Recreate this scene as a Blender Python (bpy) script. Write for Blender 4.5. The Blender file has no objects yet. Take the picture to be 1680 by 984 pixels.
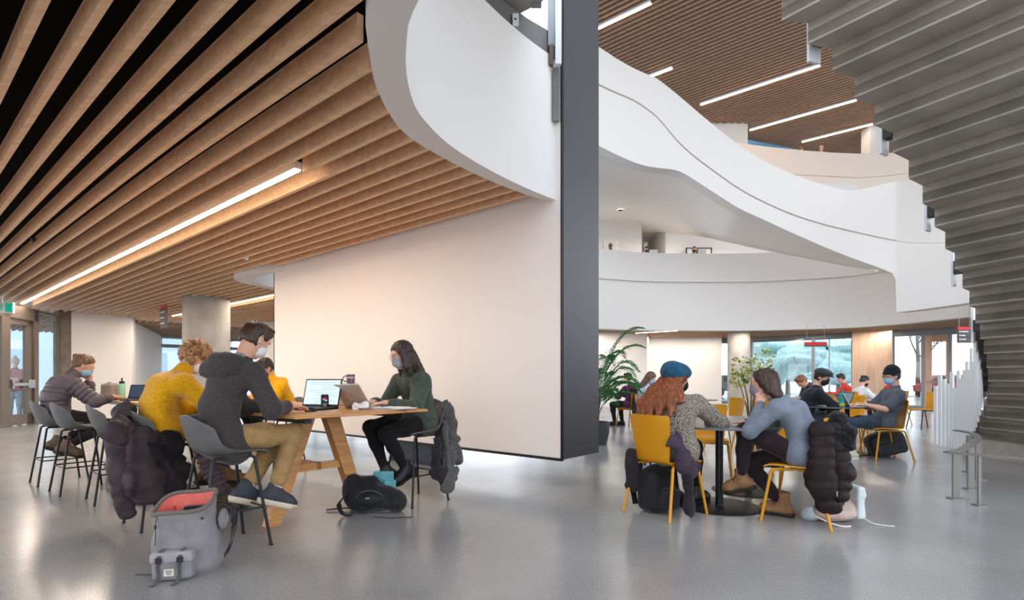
WORLD = 2.5; EXPO = .4
import bpy, math, random
import numpy as np
from mathutils import Vector, Matrix
random.seed(7)
SC = bpy.context.scene
COL = SC.collection
PI = math.pi
F, CX, HY, EYE = 880.0, 840.0, 622.0, 1.15        # focal length (px), principal column, horizon row, eye height
AX = np.array([-.769, .639, 0]); BX = np.array([.639, .769, 0])   # the building's two axes
RB = math.degrees(math.atan2(.769, .639))          # heading of the B axis

def W(px, py, z):
    """floor-plan point at height z seen at pixel"""
    D = F*(EYE-z)/(py-HY)
    return np.array([(px-CX)/F*D, D, z])
def WD(px, py, D):
    return np.array([(px-CX)/F*D, D, EYE-(py-HY)/F*D])
def AB(a, b, z=0.):
    v = a*AX+b*BX
    return np.array([v[0], v[1], z])
def toAB(p): return float(p[0]*AX[0]+p[1]*AX[1]), float(p[0]*BX[0]+p[1]*BX[1])

# ------------------------------------------------------------------ materials
def lin(h):
    if not isinstance(h, str): return tuple(h)+(1.,) if len(h) == 3 else tuple(h)
    h = h.lstrip('#'); c = [int(h[i:i+2], 16)/255 for i in (0, 2, 4)]
    return tuple(x/12.92 if x <= .04045 else ((x+.055)/1.055)**2.4 for x in c)+(1.,)
MATS = {}
def mat(name, col, rough=.6, metal=0., spec=.4, var=0., vs=20., bump=0., bs=120., stretch=(1, 1, 1), rotz=0., col2=None, detail=4., sheen=0., coat=0., emit=0., kind='noise', lo=.35, hi=.65, nvs=None):
    if name in MATS: return MATS[name]
    m = bpy.data.materials.new(name); m.use_nodes = True; MATS[name] = m
    nt = m.node_tree; N = nt.nodes; L = nt.links
    b = N['Principled BSDF']
    c = lin(col)
    b.inputs['Base Color'].default_value = c
    b.inputs['Roughness'].default_value = rough
    b.inputs['Metallic'].default_value = metal
    b.inputs['Specular IOR Level'].default_value = spec
    if sheen: b.inputs['Sheen Weight'].default_value = sheen
    if coat: b.inputs['Coat Weight'].default_value = coat
    if emit:
        b.inputs['Emission Color'].default_value = c; b.inputs['Emission Strength'].default_value = emit
    if var or bump or col2 is not None:
        tc = N.new('ShaderNodeTexCoord'); mp = N.new('ShaderNodeMapping')
        L.new(tc.outputs['Object'], mp.inputs['Vector'])
        mp.inputs['Rotation'].default_value = (0, 0, rotz)
        mp.inputs['Scale'].default_value = stretch
        if var or col2 is not None:
            if kind == 'voronoi':
                nz = N.new('ShaderNodeTexVoronoi'); nz.inputs['Scale'].default_value = vs; fo = nz.outputs['Distance']
            elif kind == 'wave':
                nz = N.new('ShaderNodeTexWave'); nz.inputs['Scale'].default_value = vs; nz.inputs['Distortion'].default_value = 6; nz.inputs['Detail'].default_value = 3; fo = nz.outputs['Fac']
            else:
                nz = N.new('ShaderNodeTexNoise'); nz.inputs['Scale'].default_value = vs; nz.inputs['Detail'].default_value = detail; fo = nz.outputs['Fac']
            L.new(mp.outputs['Vector'], nz.inputs['Vector'])
            cr = N.new('ShaderNodeValToRGB'); cr.color_ramp.elements[0].position = lo; cr.color_ramp.elements[1].position = hi
            if col2 is not None: a, d = lin(col2), c
            else:
                a = tuple(max(0, x*(1-var)) for x in c[:3])+(1,); d = tuple(min(1, x*(1+var)) for x in c[:3])+(1,)
            cr.color_ramp.elements[0].color = a; cr.color_ramp.elements[1].color = d
            L.new(fo, cr.inputs['Fac']); L.new(cr.outputs['Color'], b.inputs['Base Color'])
        if bump:
            n2 = N.new('ShaderNodeTexNoise'); n2.inputs['Scale'].default_value = bs; n2.inputs['Detail'].default_value = 3
            L.new(mp.outputs['Vector'], n2.inputs['Vector'])
            bp = N.new('ShaderNodeBump'); bp.inputs['Strength'].default_value = bump; bp.inputs['Distance'].default_value = .01
            L.new(n2.outputs['Fac'], bp.inputs['Height']); L.new(bp.outputs['Normal'], b.inputs['Normal'])
    return m
def emission(name, col, s):
    if name in MATS: return MATS[name]
    m = bpy.data.materials.new(name); m.use_nodes = True; MATS[name] = m
    nt = m.node_tree; nt.nodes.clear()
    e = nt.nodes.new('ShaderNodeEmission'); o = nt.nodes.new('ShaderNodeOutputMaterial')
    e.inputs[0].default_value = lin(col); e.inputs[1].default_value = s
    nt.links.new(e.outputs[0], o.inputs[0]); return m
def glass(name, tint='#eef6f8', gloss=.09):
    if name in MATS: return MATS[name]
    m = bpy.data.materials.new(name); m.use_nodes = True; MATS[name] = m
    nt = m.node_tree; nt.nodes.clear(); N = nt.nodes; L = nt.links
    t = N.new('ShaderNodeBsdfTransparent'); t.inputs[0].default_value = lin(tint)
    g = N.new('ShaderNodeBsdfGlossy'); g.inputs['Roughness'].default_value = .03
    x = N.new('ShaderNodeMixShader'); x.inputs[0].default_value = gloss
    o = N.new('ShaderNodeOutputMaterial')
    L.new(t.outputs[0], x.inputs[1]); L.new(g.outputs[0], x.inputs[2]); L.new(x.outputs[0], o.inputs[0]); return m

# ------------------------------------------------------------------ object helpers
def link(name, v, faces, m, parent=None, smooth=False, loc=None):
    me = bpy.data.meshes.new(name)
    if isinstance(faces, np.ndarray):
        v = np.asarray(v, np.float32); nf = len(faces); k = faces.shape[1]
        me.vertices.add(len(v)); me.vertices.foreach_set('co', v.ravel())
        me.loops.add(nf*k); me.loops.foreach_set('vertex_index', faces.astype(np.int32).ravel())
        me.polygons.add(nf); me.polygons.foreach_set('loop_start', np.arange(0, nf*k, k, dtype=np.int32)); me.polygons.foreach_set('loop_total', np.full(nf, k, np.int32))
        me.update(calc_edges=True); me.validate()
    else:
        me.from_pydata([tuple(float(c) for c in p) for p in v], [], faces); me.update()
    if m is not None:
        for mm in (m if isinstance(m, (list, tuple)) else [m]): me.materials.append(mm)
    if smooth: me.polygons.foreach_set('use_smooth', [True]*len(me.polygons))
    o = bpy.data.objects.new(name, me); COL.objects.link(o)
    if parent is not None: o.parent = parent
    if loc is not None: o.location = tuple(float(c) for c in loc)
    return o
def tag(o, label=None, cat=None, group=None, kind=None):
    if label: o['label'] = label
    if cat: o['category'] = cat
    if group: o['group'] = group
    if kind: o['kind'] = kind
    return o
def struct(o, label=None): o['kind'] = 'structure'; return o if not label else tag(o, label)
def thing(name, label, cat, loc=(0, 0, 0), rot=0., group=None):
    o = bpy.data.objects.new(name, None); COL.objects.link(o); o.empty_display_size = .1
    o.location = tuple(float(c) for c in loc); o.rotation_euler = (0, 0, math.radians(rot))
    return tag(o, label, cat, group)
def dup(root, loc, rot, label, group=None):
    r = root.copy(); COL.objects.link(r); r.location = tuple(float(c) for c in loc); r.rotation_euler = (0, 0, math.radians(rot)); r['label'] = label
    if group: r['group'] = group
    for ch in list(root.children):
        c = ch.copy(); COL.objects.link(c); c.parent = r
        for g in list(ch.children):
            d = g.copy(); COL.objects.link(d); d.parent = c
    return r

class MB:
    """collects faces for one mesh"""
    def __init__(s): s.v = []; s.f = []; s.sm = []
    def add(s, v, f):
        n = len(s.v); s.v += [tuple(map(float, p)) for p in v]; s.f += [tuple(i+n for i in q) for q in f]; return s
    def box(s, c, h, ax=None, bev=0.):
        c = np.array(c, float); h = np.array(h, float)
        ax = np.eye(3) if ax is None else np.array(ax, float)
        if bev <= 0:
            P = [c+ax[0]*h[0]*a+ax[1]*h[1]*b+ax[2]*h[2]*d for a in (-1, 1) for b in (-1, 1) for d in (-1, 1)]
            return s.add(P, [(0, 1, 3, 2), (4, 6, 7, 5), (0, 4, 5, 1), (2, 3, 7, 6), (0, 2, 6, 4), (1, 5, 7, 3)])
        bev = min(bev, min(h)*.99)
        # chamfered box: three insets per corner
        P = []; idx = {}
        for a in (-1, 1):
            for b in (-1, 1):
                for d in (-1, 1):
                    for k in range(3):
                        q = np.array([a, b, d])*(h-bev); q[k] = (a, b, d)[k]*h[k]
                        idx[(a, b, d, k)] = len(P); P.append(c+ax[0]*q[0]+ax[1]*q[1]+ax[2]*q[2])
        Fc = []
        for k in range(3):
            i, j = [(1, 2), (2, 0), (0, 1)][k]
            for sg in (-1, 1):
                cs = []
                for (u, w) in ((-1, -1), (1, -1), (1, 1), (-1, 1)):
                    t = [0, 0, 0]; t[k] = sg; t[i] = u; t[j] = w; cs.append(idx[(*t, k)])
                Fc.append(cs if sg > 0 else cs[::-1])
        for k in range(3):  # edges parallel to k
            i, j = [(1, 2), (2, 0), (0, 1)][k]
            for u in (-1, 1):
                for w in (-1, 1):
                    t0 = [0, 0, 0]; t0[i] = u; t0[j] = w; t1 = list(t0); t0[k] = -1; t1[k] = 1
                    q = [idx[(*t0, i)], idx[(*t1, i)], idx[(*t1, j)], idx[(*t0, j)]]
                    Fc.append(q if u*w < 0 else q[::-1])
        for a in (-1, 1):
            for b in (-1, 1):
                for d in (-1, 1):
                    q = [idx[(a, b, d, k)] for k in range(3)]
                    Fc.append(q if a*b*d > 0 else q[::-1])
        return s.add(P, Fc)
    def tube(s, path, r, n=10, cap=True, closed=False):
        path = [np.array(p, float) for p in path]; m = len(path)
        rs = r if isinstance(r, (list, tuple, np.ndarray)) else [r]*m
        up = None; rings = []
        for i in range(m):
            if closed: t = path[(i+1) % m]-path[i-1]
            else: t = path[min(i+1, m-1)]-path[max(i-1, 0)]
            t = t/(np.linalg.norm(t)+1e-9)
            if up is None:
                up = np.array([0, 0, 1.]) if abs(t[2]) < .9 else np.array([1., 0, 0])
            u = up-t*np.dot(up, t); u /= np.linalg.norm(u)+1e-9; w = np.cross(t, u); up = u
            rings.append([path[i]+rs[i]*(math.cos(2*PI*k/n)*u+math.sin(2*PI*k/n)*w) for k in range(n)])
        v = [p for R in rings for p in R]; f = []
        for i in range(m if closed else m-1):
            j = (i+1) % m
            for k in range(n): f.append((i*n+k, i*n+(k+1) % n, j*n+(k+1) % n, j*n+k))
        if cap and not closed: f += [tuple(range(n))[::-1], tuple((m-1)*n+k for k in range(n))]
        return s.add(v, f)
    def lathe(s, prof, n=24, c=(0, 0, 0), ax=None):
        ax = np.eye(3) if ax is None else np.array(ax, float); c = np.array(c, float); v = []; f = []
        for (r, z) in prof:
            for k in range(n):
                a = 2*PI*k/n; v.append(c+ax[0]*r*math.cos(a)+ax[1]*r*math.sin(a)+ax[2]*z)
        m = len(prof)
        for i in range(m-1):
            for k in range(n): f.append((i*n+k, i*n+(k+1) % n, (i+1)*n+(k+1) % n, (i+1)*n+k))
        f += [tuple(range(n))[::-1], tuple((m-1)*n+k for k in range(n))]
        return s.add(v, f)
    def prism(s, poly, z0, z1):
        n = len(poly); v = [(p[0], p[1], z0) for p in poly]+[(p[0], p[1], z1) for p in poly]
        f = [tuple(range(n))[::-1], tuple(range(n, 2*n))]+[(i, (i+1) % n, n+(i+1) % n, n+i) for i in range(n)]
        return s.add(v, f)
    def band(s, pts, z0, z1, th, side=1):
        """vertical wall along plan polyline pts, thickness th to one side; z0/z1 number or list"""
        pts = [np.array(p[:2], float) for p in pts]; n = len(pts)
        Z0 = z0 if hasattr(z0, '__len__') else [z0]*n; Z1 = z1 if hasattr(z1, '__len__') else [z1]*n
        o = []
        for i in range(n):
            t = pts[min(i+1, n-1)]-pts[max(i-1, 0)]; t /= np.linalg.norm(t)+1e-9
            o.append(pts[i]+side*th*np.array([-t[1], t[0]]))
        v = []
        for i in range(n): v += [(*pts[i], Z0[i]), (*pts[i], Z1[i]), (*o[i], Z1[i]), (*o[i], Z0[i])]
        f = []
        for i in range(n-1):
            a = 4*i; b = a+4
            for k in range(4): f.append((a+k, b+k, b+(k+1) % 4, a+(k+1) % 4))
        f += [(0, 1, 2, 3), tuple(4*(n-1)+k for k in (3, 2, 1, 0))]
        return s.add(v, f)
    def grid(s, fn, nu, nv, th=0.):
        """surface fn(u,v) as a closed shell of thickness th (offset along the normal)"""
        P = np.array([[fn(i/nu, j/nv) for j in range(nv+1)] for i in range(nu+1)], float)
        du = np.gradient(P, axis=0); dv = np.gradient(P, axis=1); nr = np.cross(du, dv); nr /= np.linalg.norm(nr, axis=2, keepdims=True)+1e-12
        Q = P+nr*th; idx = lambda i, j: i*(nv+1)+j; M = (nu+1)*(nv+1)
        v = list(P.reshape(-1, 3))+list(Q.reshape(-1, 3)); f = []
        for i in range(nu):
            for j in range(nv):
                q = (idx(i, j), idx(i, j+1), idx(i+1, j+1), idx(i+1, j)); f.append(q); f.append(tuple(M+k for k in q[::-1]))
        for i in range(nu):
            for j, w in ((0, 0), (nv, 1)):
                q = (idx(i, j), idx(i+1, j), M+idx(i+1, j), M+idx(i, j)); f.append(q if w == 0 else q[::-1])
        for j in range(nv):
            for i, w in ((0, 1), (nu, 0)):
                q = (idx(i, j), idx(i, j+1), M+idx(i, j+1), M+idx(i, j)); f.append(q if w == 0 else q[::-1])
        return s.add(v, f)
    def build(s, name, m, parent=None, smooth=False, loc=None, mods=(), fixn=True):
        o = link(name, s.v, s.f, m, parent, smooth, loc)
        if fixn:
            import bmesh
            bm = bmesh.new(); bm.from_mesh(o.data); bmesh.ops.recalc_face_normals(bm, faces=bm.faces); bm.to_mesh(o.data); bm.free()
        if smooth == 'auto':
            o.data.polygons.foreach_set('use_smooth', [True]*len(o.data.polygons)); o.data.set_sharp_from_angle(angle=math.radians(38))
        for k, kw in mods:
            md = o.modifiers.new(k.lower(), k)
            for a, b in kw.items(): setattr(md, a, b)
        return o

# ------------------------------------------------------------------ signed-distance sculpting: smooth unions meshed by surface nets
def nrm(v): v = np.array(v, float); return v/(np.linalg.norm(v)+1e-12)
class Pr:
    def __init__(s, f, c, r, k=.02, op='u'): s.f = f; s.c = np.array(c, np.float32); s.r = r; s.k = k; s.op = op
def cone(a, b, ra, rb, k=.02, w=None, flat=1., quilt=None, op='u'):
    a = np.array(a, np.float32); b = np.array(b, np.float32); ba = b-a; L2 = float(ba@ba)+1e-9; L = math.sqrt(L2)
    if w is not None: w = nrm(w).astype(np.float32)
    def f(P):
        pa = P-a; h = np.clip(pa@ba/L2, 0, 1); q = pa-h[..., None]*ba
        if w is not None and flat != 1.: q = q+(q@w)[..., None]*w*np.float32(1/flat-1)
        r = ra+(rb-ra)*h
        if quilt is not None: r = r+quilt[1]*(np.abs(np.sin(PI*(h*L+quilt[2] if len(quilt) > 2 else h*L)/quilt[0]))**.8-.5)
        return np.sqrt((q*q).sum(-1))-r
    return Pr(f, (a+b)/2, L/2+max(ra, rb)*max(1, flat)+(quilt[1] if quilt else 0), k, op)
def ell(c, rad, R=None, k=.02, op='u'):
    c = np.array(c, np.float32); rad = np.array(rad, np.float32); R = None if R is None else np.array(R, np.float32)
    def f(P):
        q = P-c
        if R is not None: q = q@R.T
        a = q/rad; k0 = np.sqrt((a*a).sum(-1)); bq = q/(rad*rad); k1 = np.sqrt((bq*bq).sum(-1))+1e-6
        return k0*(k0-1)/k1
    return Pr(f, c, float(rad.max()), k, op)
def rbox(c, h, r=.02, R=None, k=.02, op='u'):
    c = np.array(c, np.float32); h = np.array(h, np.float32); R = None if R is None else np.array(R, np.float32)
    def f(P):
        q = P-c
        if R is not None: q = q@R.T
        d = np.abs(q)-(h-r); return np.sqrt((np.maximum(d, 0)**2).sum(-1))+np.minimum(d.max(-1), 0)-r
    return Pr(f, c, float(np.linalg.norm(h)), k, op)
def plane(p, n, op='i', k=.0):
    """keeps the side away from n"""
    p = np.array(p, np.float32); n = nrm(n).astype(np.float32)
    return Pr(lambda P: (P-p)@n, (0, 0, 0), 0, k, op)
def wob(amp, fr=14., seed=0, st=(1, 1, 1)):
    """fold noise: warped sines"""
    rg = np.random.RandomState(seed); K = rg.normal(size=(5, 3))*np.array(st); K = (K/np.linalg.norm(K, axis=1, keepdims=True)*fr*rg.uniform(.6, 1.7, (5, 1))*np.array(st)).astype(np.float32); ph = rg.uniform(0, 6.28, 5)
    def f(P):
        o = 0.; w = 0.
        for i in range(5):
            t = P@K[i]+ph[i]+w*1.3; s_ = np.sin(t); w = s_; o = o+s_
        return (amp*o/2.6).astype(np.float32)
    f.amp = amp*2; return f
def evald(prims, P):
    d = None
    for p in prims:
        x = p.f(P)
        if p.op == 'u':
            if d is None: d = x
            elif p.k > 0:
                h = np.maximum(p.k-np.abs(d-x), 0)/p.k; d = np.minimum(d, x)-h*h*p.k*.25
            else: d = np.minimum(d, x)
        elif d is None: continue
        elif p.op == 's':
            x = -x
            if p.k > 0: h = np.maximum(p.k-np.abs(d-x), 0)/p.k; d = np.maximum(d, x)+h*h*p.k*.25
            else: d = np.maximum(d, x)
        else: d = np.maximum(d, x)
    return d
def sculpt(prims, h, disp=None, n=12):
    amp = disp.amp if disp is not None else 0.
    U = [p for p in prims if p.op == 'u']
    lo = np.min([p.c-p.r for p in U], 0)-3*h-amp; hi = np.max([p.c+p.r for p in U], 0)+3*h+amp
    S = h*n; nb = np.maximum(1, np.ceil((hi-lo)/S).astype(int)); NN = nb*n+2
    I = np.stack(np.meshgrid(*[np.arange(k) for k in nb], indexing='ij'), -1).reshape(-1, 3)
    C = (lo+(I+.5)*S).astype(np.float32); hd = S*.5*1.7321
    act = np.zeros(len(I), bool)
    for c0 in range(0, len(I), 20000):
        d = evald(prims, C[c0:c0+20000]); act[c0:c0+20000] = np.abs(d) < hd*1.35+amp+.012
    g = np.arange(n+1, dtype=np.float32)*h; G = np.stack(np.meshgrid(g, g, g, indexing='ij'), -1)
    CI = []; CV = []; ED = [[], [], []]
    co = [(a, b, c) for a in (0, 1) for b in (0, 1) for c in (0, 1)]
    eg = [(i, j) for i in range(8) for j in range(i+1, 8) if sum(abs(co[i][k]-co[j][k]) for k in range(3)) == 1]
    gid = lambda q: (q[:, 0]*NN[1]+q[:, 1])*NN[2]+q[:, 2]
    for bi in I[act]:
        base = (lo+bi*S).astype(np.float32); cc = base+S/2
        sub = [p for p in prims if p.op != 'u' or np.linalg.norm(p.c-cc)-p.r < hd+p.k+amp+.06]
        if not any(p.op == 'u' for p in sub): continue
        P = (G+base).reshape(-1, 3)
        D = evald(sub, P)
        if disp is not None: D = D+disp(P)
        D = D.reshape(n+1, n+1, n+1); s = D < 0
        if s.all() or not s.any(): continue
        cn = [s[a:n+a, b:n+b, c:n+c] for a, b, c in co]; cnt = sum(x.astype(np.int8) for x in cn)
        cell = np.argwhere((cnt > 0) & (cnt < 8))
        if len(cell) == 0: continue
        dv = [D[cell[:, 0]+a, cell[:, 1]+b, cell[:, 2]+c] for a, b, c in co]
        acc = np.zeros((len(cell), 3)); num = np.zeros(len(cell))
        for i, j in eg:
            di, dj = dv[i], dv[j]; m = (di < 0) != (dj < 0)
            t = np.where(m, di/np.where(m, di-dj, 1), 0)
            p0 = np.array(co[i]); p1 = np.array(co[j]); acc += np.where(m[:, None], p0+t[:, None]*(p1-p0), 0); num += m
        CV.append(base+(cell+acc/num[:, None])*h); CI.append(gid(cell+bi*n))
        for ax in range(3):
            sl0 = [slice(0, n)]*3; sl1 = list(sl0); sl1[ax] = slice(1, n+1)
            a = s[tuple(sl0)]; b = s[tuple(sl1)]; e = np.argwhere(a != b)
            if len(e): ED[ax].append(np.concatenate([e+bi*n, a[tuple(e.T)][:, None].astype(int)], 1))
    if not CI: return np.zeros((0, 3)), np.zeros((0, 4), int)
    ci = np.concatenate(CI); cv = np.concatenate(CV); o = np.argsort(ci); ci = ci[o]; cv = cv[o]
    FQ = []
    for ax in range(3):
        if not ED[ax]: continue
        e = np.concatenate(ED[ax]); q = e[:, :3]; sg = e[:, 3].astype(bool)
        u, w = (ax+1) % 3, (ax+2) % 3
        qs = []
        for du, dw in ((0, 0), (-1, 0), (-1, -1), (0, -1)):
            t = q.copy(); t[:, u] += du; t[:, w] += dw; qs.append(gid(t))
        qs = np.stack(qs, 1); ix = np.searchsorted(ci, qs).clip(0, len(ci)-1); ok = (ci[ix] == qs).all(1)
        ix = ix[ok]; sg = sg[ok]; ix[~sg] = ix[~sg][:, ::-1]
        FQ.append(ix)
    return cv, np.concatenate(FQ)
def blob(name, prims, h, m, parent=None, disp=None, loc=None):
    v, f = sculpt(prims, h, disp)
    return link(name, v, f, m, parent, True, loc)
# ================================================================== MATERIALS OF THE BUILDING
M_floor = mat('polished_concrete', '#a9a7a5', rough=.22, spec=.5, col2='#8f8d8b', vs=.8, detail=9, lo=.3, hi=.7)
def speckle(m):
    nt = m.node_tree; N = nt.nodes; L = nt.links; b = N['Principled BSDF']
    tc = N.new('ShaderNodeTexCoord'); n = N.new('ShaderNodeTexNoise'); n.inputs['Scale'].default_value = 105; n.inputs['Detail'].default_value = 4
    L.new(tc.outputs['Object'], n.inputs['Vector'])
    r = N.new('ShaderNodeValToRGB'); r.color_ramp.elements[0].position = .36; r.color_ramp.elements[1].position = .64
    r.color_ramp.elements[0].color = (.76, .76, .76, 1); r.color_ramp.elements[1].color = (1.14, 1.14, 1.14, 1)
    mx = N.new('ShaderNodeMix'); mx.data_type = 'RGBA'; mx.blend_type = 'MULTIPLY'; mx.inputs[0].default_value = 1
    src = b.inputs['Base Color'].links[0].from_socket
    L.new(n.outputs['Fac'], r.inputs['Fac']); L.new(src, mx.inputs[6]); L.new(r.outputs['Color'], mx.inputs[7]); L.new(mx.outputs[2], b.inputs['Base Color'])
    rr = N.new('ShaderNodeMapRange'); rr.inputs['To Min'].default_value = .17; rr.inputs['To Max'].default_value = .27
    n3 = N.new('ShaderNodeTexNoise'); n3.inputs['Scale'].default_value = 1.1; n3.inputs['Detail'].default_value = 2
    L.new(tc.outputs['Object'], n3.inputs['Vector']); L.new(n3.outputs['Fac'], rr.inputs['Value']); L.new(rr.outputs[0], b.inputs['Roughness'])
speckle(M_floor)
M_oak = mat('oak_slat', '#ebc39c', rough=.5, spec=.3, col2='#d8ae87', vs=4, stretch=(.35, 5, 5), rotz=-math.radians(140.3), detail=6, bump=.05, bs=60)
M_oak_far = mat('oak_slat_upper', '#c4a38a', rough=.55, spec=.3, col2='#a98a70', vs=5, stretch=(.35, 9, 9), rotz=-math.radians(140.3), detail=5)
M_plenum = mat('black_plenum', '#0b0a0a', rough=.9, spec=.1)
M_white = mat('white_plaster', '#e9e5e1', rough=.72, spec=.25, bump=.02, bs=90)
M_panel = mat('white_panel', '#f0e9e3', rough=.6, spec=.25)
M_pedge = mat('panel_graphite', '#55555a', rough=.42, metal=.3, spec=.5)
M_black = mat('matt_black', '#151517', rough=.5)
M_conc = mat('stair_concrete', '#bdb3a6', rough=.75, spec=.3, col2='#9c9489', vs=2.6, detail=10, lo=.3, hi=.75, bump=.25, bs=38)
M_conc2 = mat('column_concrete', '#b4aea7', rough=.75, spec=.3, col2='#99938c', vs=2.2, detail=9, lo=.3, hi=.7, bump=.1, bs=30)
M_concD = mat('pier_concrete', '#7d7468', rough=.8, col2='#645c52', vs=3, detail=9, bump=.15, bs=30)
M_rust = mat('stair_soffit', '#77726c', rough=.75, spec=.3, col2='#5c5752', vs=2.2, detail=10, lo=.3, hi=.7, bump=.25, bs=38)
M_wpier = mat('oak_veneer', '#c9ab96', rough=.5, col2='#b8977f', vs=2, stretch=(4, 4, .5), detail=6)
M_frame = mat('bronze_frame', '#6f6258', rough=.45, metal=.3)
M_alu = mat('aluminium_frame', '#8b8f93', rough=.4, metal=.4)
M_steel = mat('brushed_steel', '#8f8d8a', rough=.32, metal=.9)
M_plate = mat('white_steel', '#dfe2e4', rough=.45)
M_glass = glass('window_glass', '#f2f8fa', .05)
M_light = emission('strip_light', '#ffe3c2', 30.)
M_light2 = emission('strip_light_upper', '#ffe3c4', 20.)
M_dl = emission('downlight_lamp', '#fff0dc', 25.)
M_groove = mat('groove_grey', '#6a6663', rough=.9)

def rust(m):
    nt = m.node_tree; N = nt.nodes; L = nt.links; b = N['Principled BSDF']; tc = N.new('ShaderNodeTexCoord'); n = N.new('ShaderNodeTexNoise'); n.inputs['Scale'].default_value = 2.4; n.inputs['Detail'].default_value = 5
    L.new(tc.outputs['Object'], n.inputs['Vector']); r = N.new('ShaderNodeValToRGB'); r.color_ramp.elements[0].position = .63; r.color_ramp.elements[1].position = .78
    r.color_ramp.elements[0].color = (0, 0, 0, 1); r.color_ramp.elements[1].color = (.75, .75, .75, 1); mx = N.new('ShaderNodeMix'); mx.data_type = 'RGBA'; mx.inputs[7].default_value = lin('#9a7350')
    src = b.inputs['Base Color'].links[0].from_socket; L.new(n.outputs['Fac'], r.inputs['Fac']); L.new(r.outputs['Color'], mx.inputs[0]); L.new(src, mx.inputs[6]); L.new(mx.outputs[2], b.inputs['Base Color'])
rust(M_conc)
def cat_rom(pts, n=8):
    P = [np.array(p, float) for p in pts]; out = []
    for i in range(len(P)-1):
        a = P[max(i-1, 0)]; b = P[i]; c = P[i+1]; d = P[min(i+2, len(P)-1)]
        for k in range(n):
            t = k/n; out.append(.5*((2*b)+(c-a)*t+(2*a-5*b+4*c-d)*t*t+(3*b-a-3*c+d)*t**3))
    out.append(P[-1]); return out

# ================================================================== FLOOR
m = MB(); m.box((2, 12, -.05), (32, 26, .05)); struct(m.build('floor', M_floor))
m = MB(); m.box((0, 60, -.12), (220, 120, .03)); struct(m.build('ground', mat('pavement', '#c9cdd0', rough=.9, col2='#b2b6ba', vs=.4)))

# ================================================================== LOWER OAK CEILING (left), cut by the curved void
ZS = 3.05
outer_px = [(604, -6), (602, 20), (605, 80), (620, 150), (660, 215), (720, 255), (800, 295), (880, 325), (917, 334)]
inner_px = [(686, -6), (675, 25), (667, 70), (666, 110), (674, 155), (692, 192), (738, 238), (800, 277), (862, 308), (918, 331)]
def ab_px(L, z): return [toAB(W(x, y, z)) for x, y in L]
oAB = [(-1.6, .86), (-.5, .92), (.4, 1.0), (1.2, 1.19), (1.8, 1.4)]+[p for p in ab_px(outer_px, 3.0)[1:]]
iAB = [(-1.6, 1.1), (-.5, 1.16), (.4, 1.26), (1.2, 1.42), (1.7, 1.6)]+[p for p in ab_px(inner_px, 3.0)[1:]]
oAB = [(a, min(b, 4.55)) for a, b in oAB]; iAB = [(a, min(b, 4.55)) for a, b in iAB]
def resample(P, n):
    P = np.array(P); d = np.r_[0, np.cumsum(np.linalg.norm(np.diff(P, axis=0), axis=1))]; t = np.linspace(0, d[-1], n)
    return np.stack([np.interp(t, d, P[:, k]) for k in range(P.shape[1])], 1)
oC = resample(cat_rom([np.array(p) for p in oAB], 8), 60); iC = resample(cat_rom([np.array(p) for p in iAB], 8), 60)
def a_start(b):
    if b < oC[:, 1].min(): return -4.
    if b < 4.56:
        k = np.where(oC[:, 1] >= b)[0]
        return float(oC[k[0], 0]) if len(k) else 3.5
    if b < 5.4: return 10.75
    return 11.05
ring_o = [(8.75, 4.57), (9.1, 4.4), (9.6, 4.27), (10.1, 4.26), (10.5, 4.5), (10.72, 4.95), (10.95, 5.46), (11.02, 6.2), (11.02, 9), (11.02, 14)]
ring_i = [(8.75, 4.58), (9.1, 4.55), (9.6, 4.5), (9.95, 4.5), (10.25, 4.68), (10.5, 5.05), (10.72, 5.52), (10.8, 6.2), (10.8, 9), (10.8, 14)]
slat = MB(); plen = MB(); rnd = random.Random(3)
axS = [AX, BX, np.array([0, 0, 1.])]
def run(b, a0, a1, mb=slat, z=ZS, w=.021, hgt=.15, seg=2.4):
    a = a0; first = rnd.uniform(.5, seg)
    while a < a1-.05:
        e = min(a1, a+first); first = seg
        mb.box(AB((a+e)/2, b, z+hgt/2), ((e-a)/2-.0025, w, hgt/2), axS); a = e
LB1, LB2 = 2.53, 5.96
b = 1.571-14*.2
while b < 15.5:
    a0 = a_start(b)
    segs = [(a0, 20.0)]
    if 4.27 < b < 4.57: segs = [(a0, 8.9+.0*b), (10.35, 20.)]
    for s0, s1 in segs:
        if abs(b-LB1) < .09: 
            run(b, s0, 4.62); run(b, 18.4, s1)
        elif abs(b-LB2) < .09: run(b, 18.4, s1)
        else: run(b, s0, s1)
        plen.box(AB((s0+s1)/2, b, 3.5), ((s1-s0)/2, .101, .02), axS)
    b += .2
struct(slat.build('ceiling_slats', M_oak)); struct(plen.build('ceiling', M_plenum))
def strip_light(name, label, a0, a1, b, z, m, wd=.028):
    t = thing(name, label, 'ceiling light', AB((a0+a1)/2, b, z), 140.3)
    q = MB(); q.box((0, 0, .045), ((a1-a0)/2, wd+.006, .035)); q.build('housing', M_plate, t)
    q = MB(); q.box((0, 0, .004), ((a1-a0)/2-.004, wd, .005)); q.build('diffuser', m, t)
    return t
strip_light('linear_light', 'long warm linear light among the oak slats over the bar table', 4.66, 18.35, LB1+.0, 3.07, M_light)
strip_light('linear_light', 'linear ceiling light passing behind the round concrete column', 11.15, 18.35, LB2, 3.07, M_light)

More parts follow.
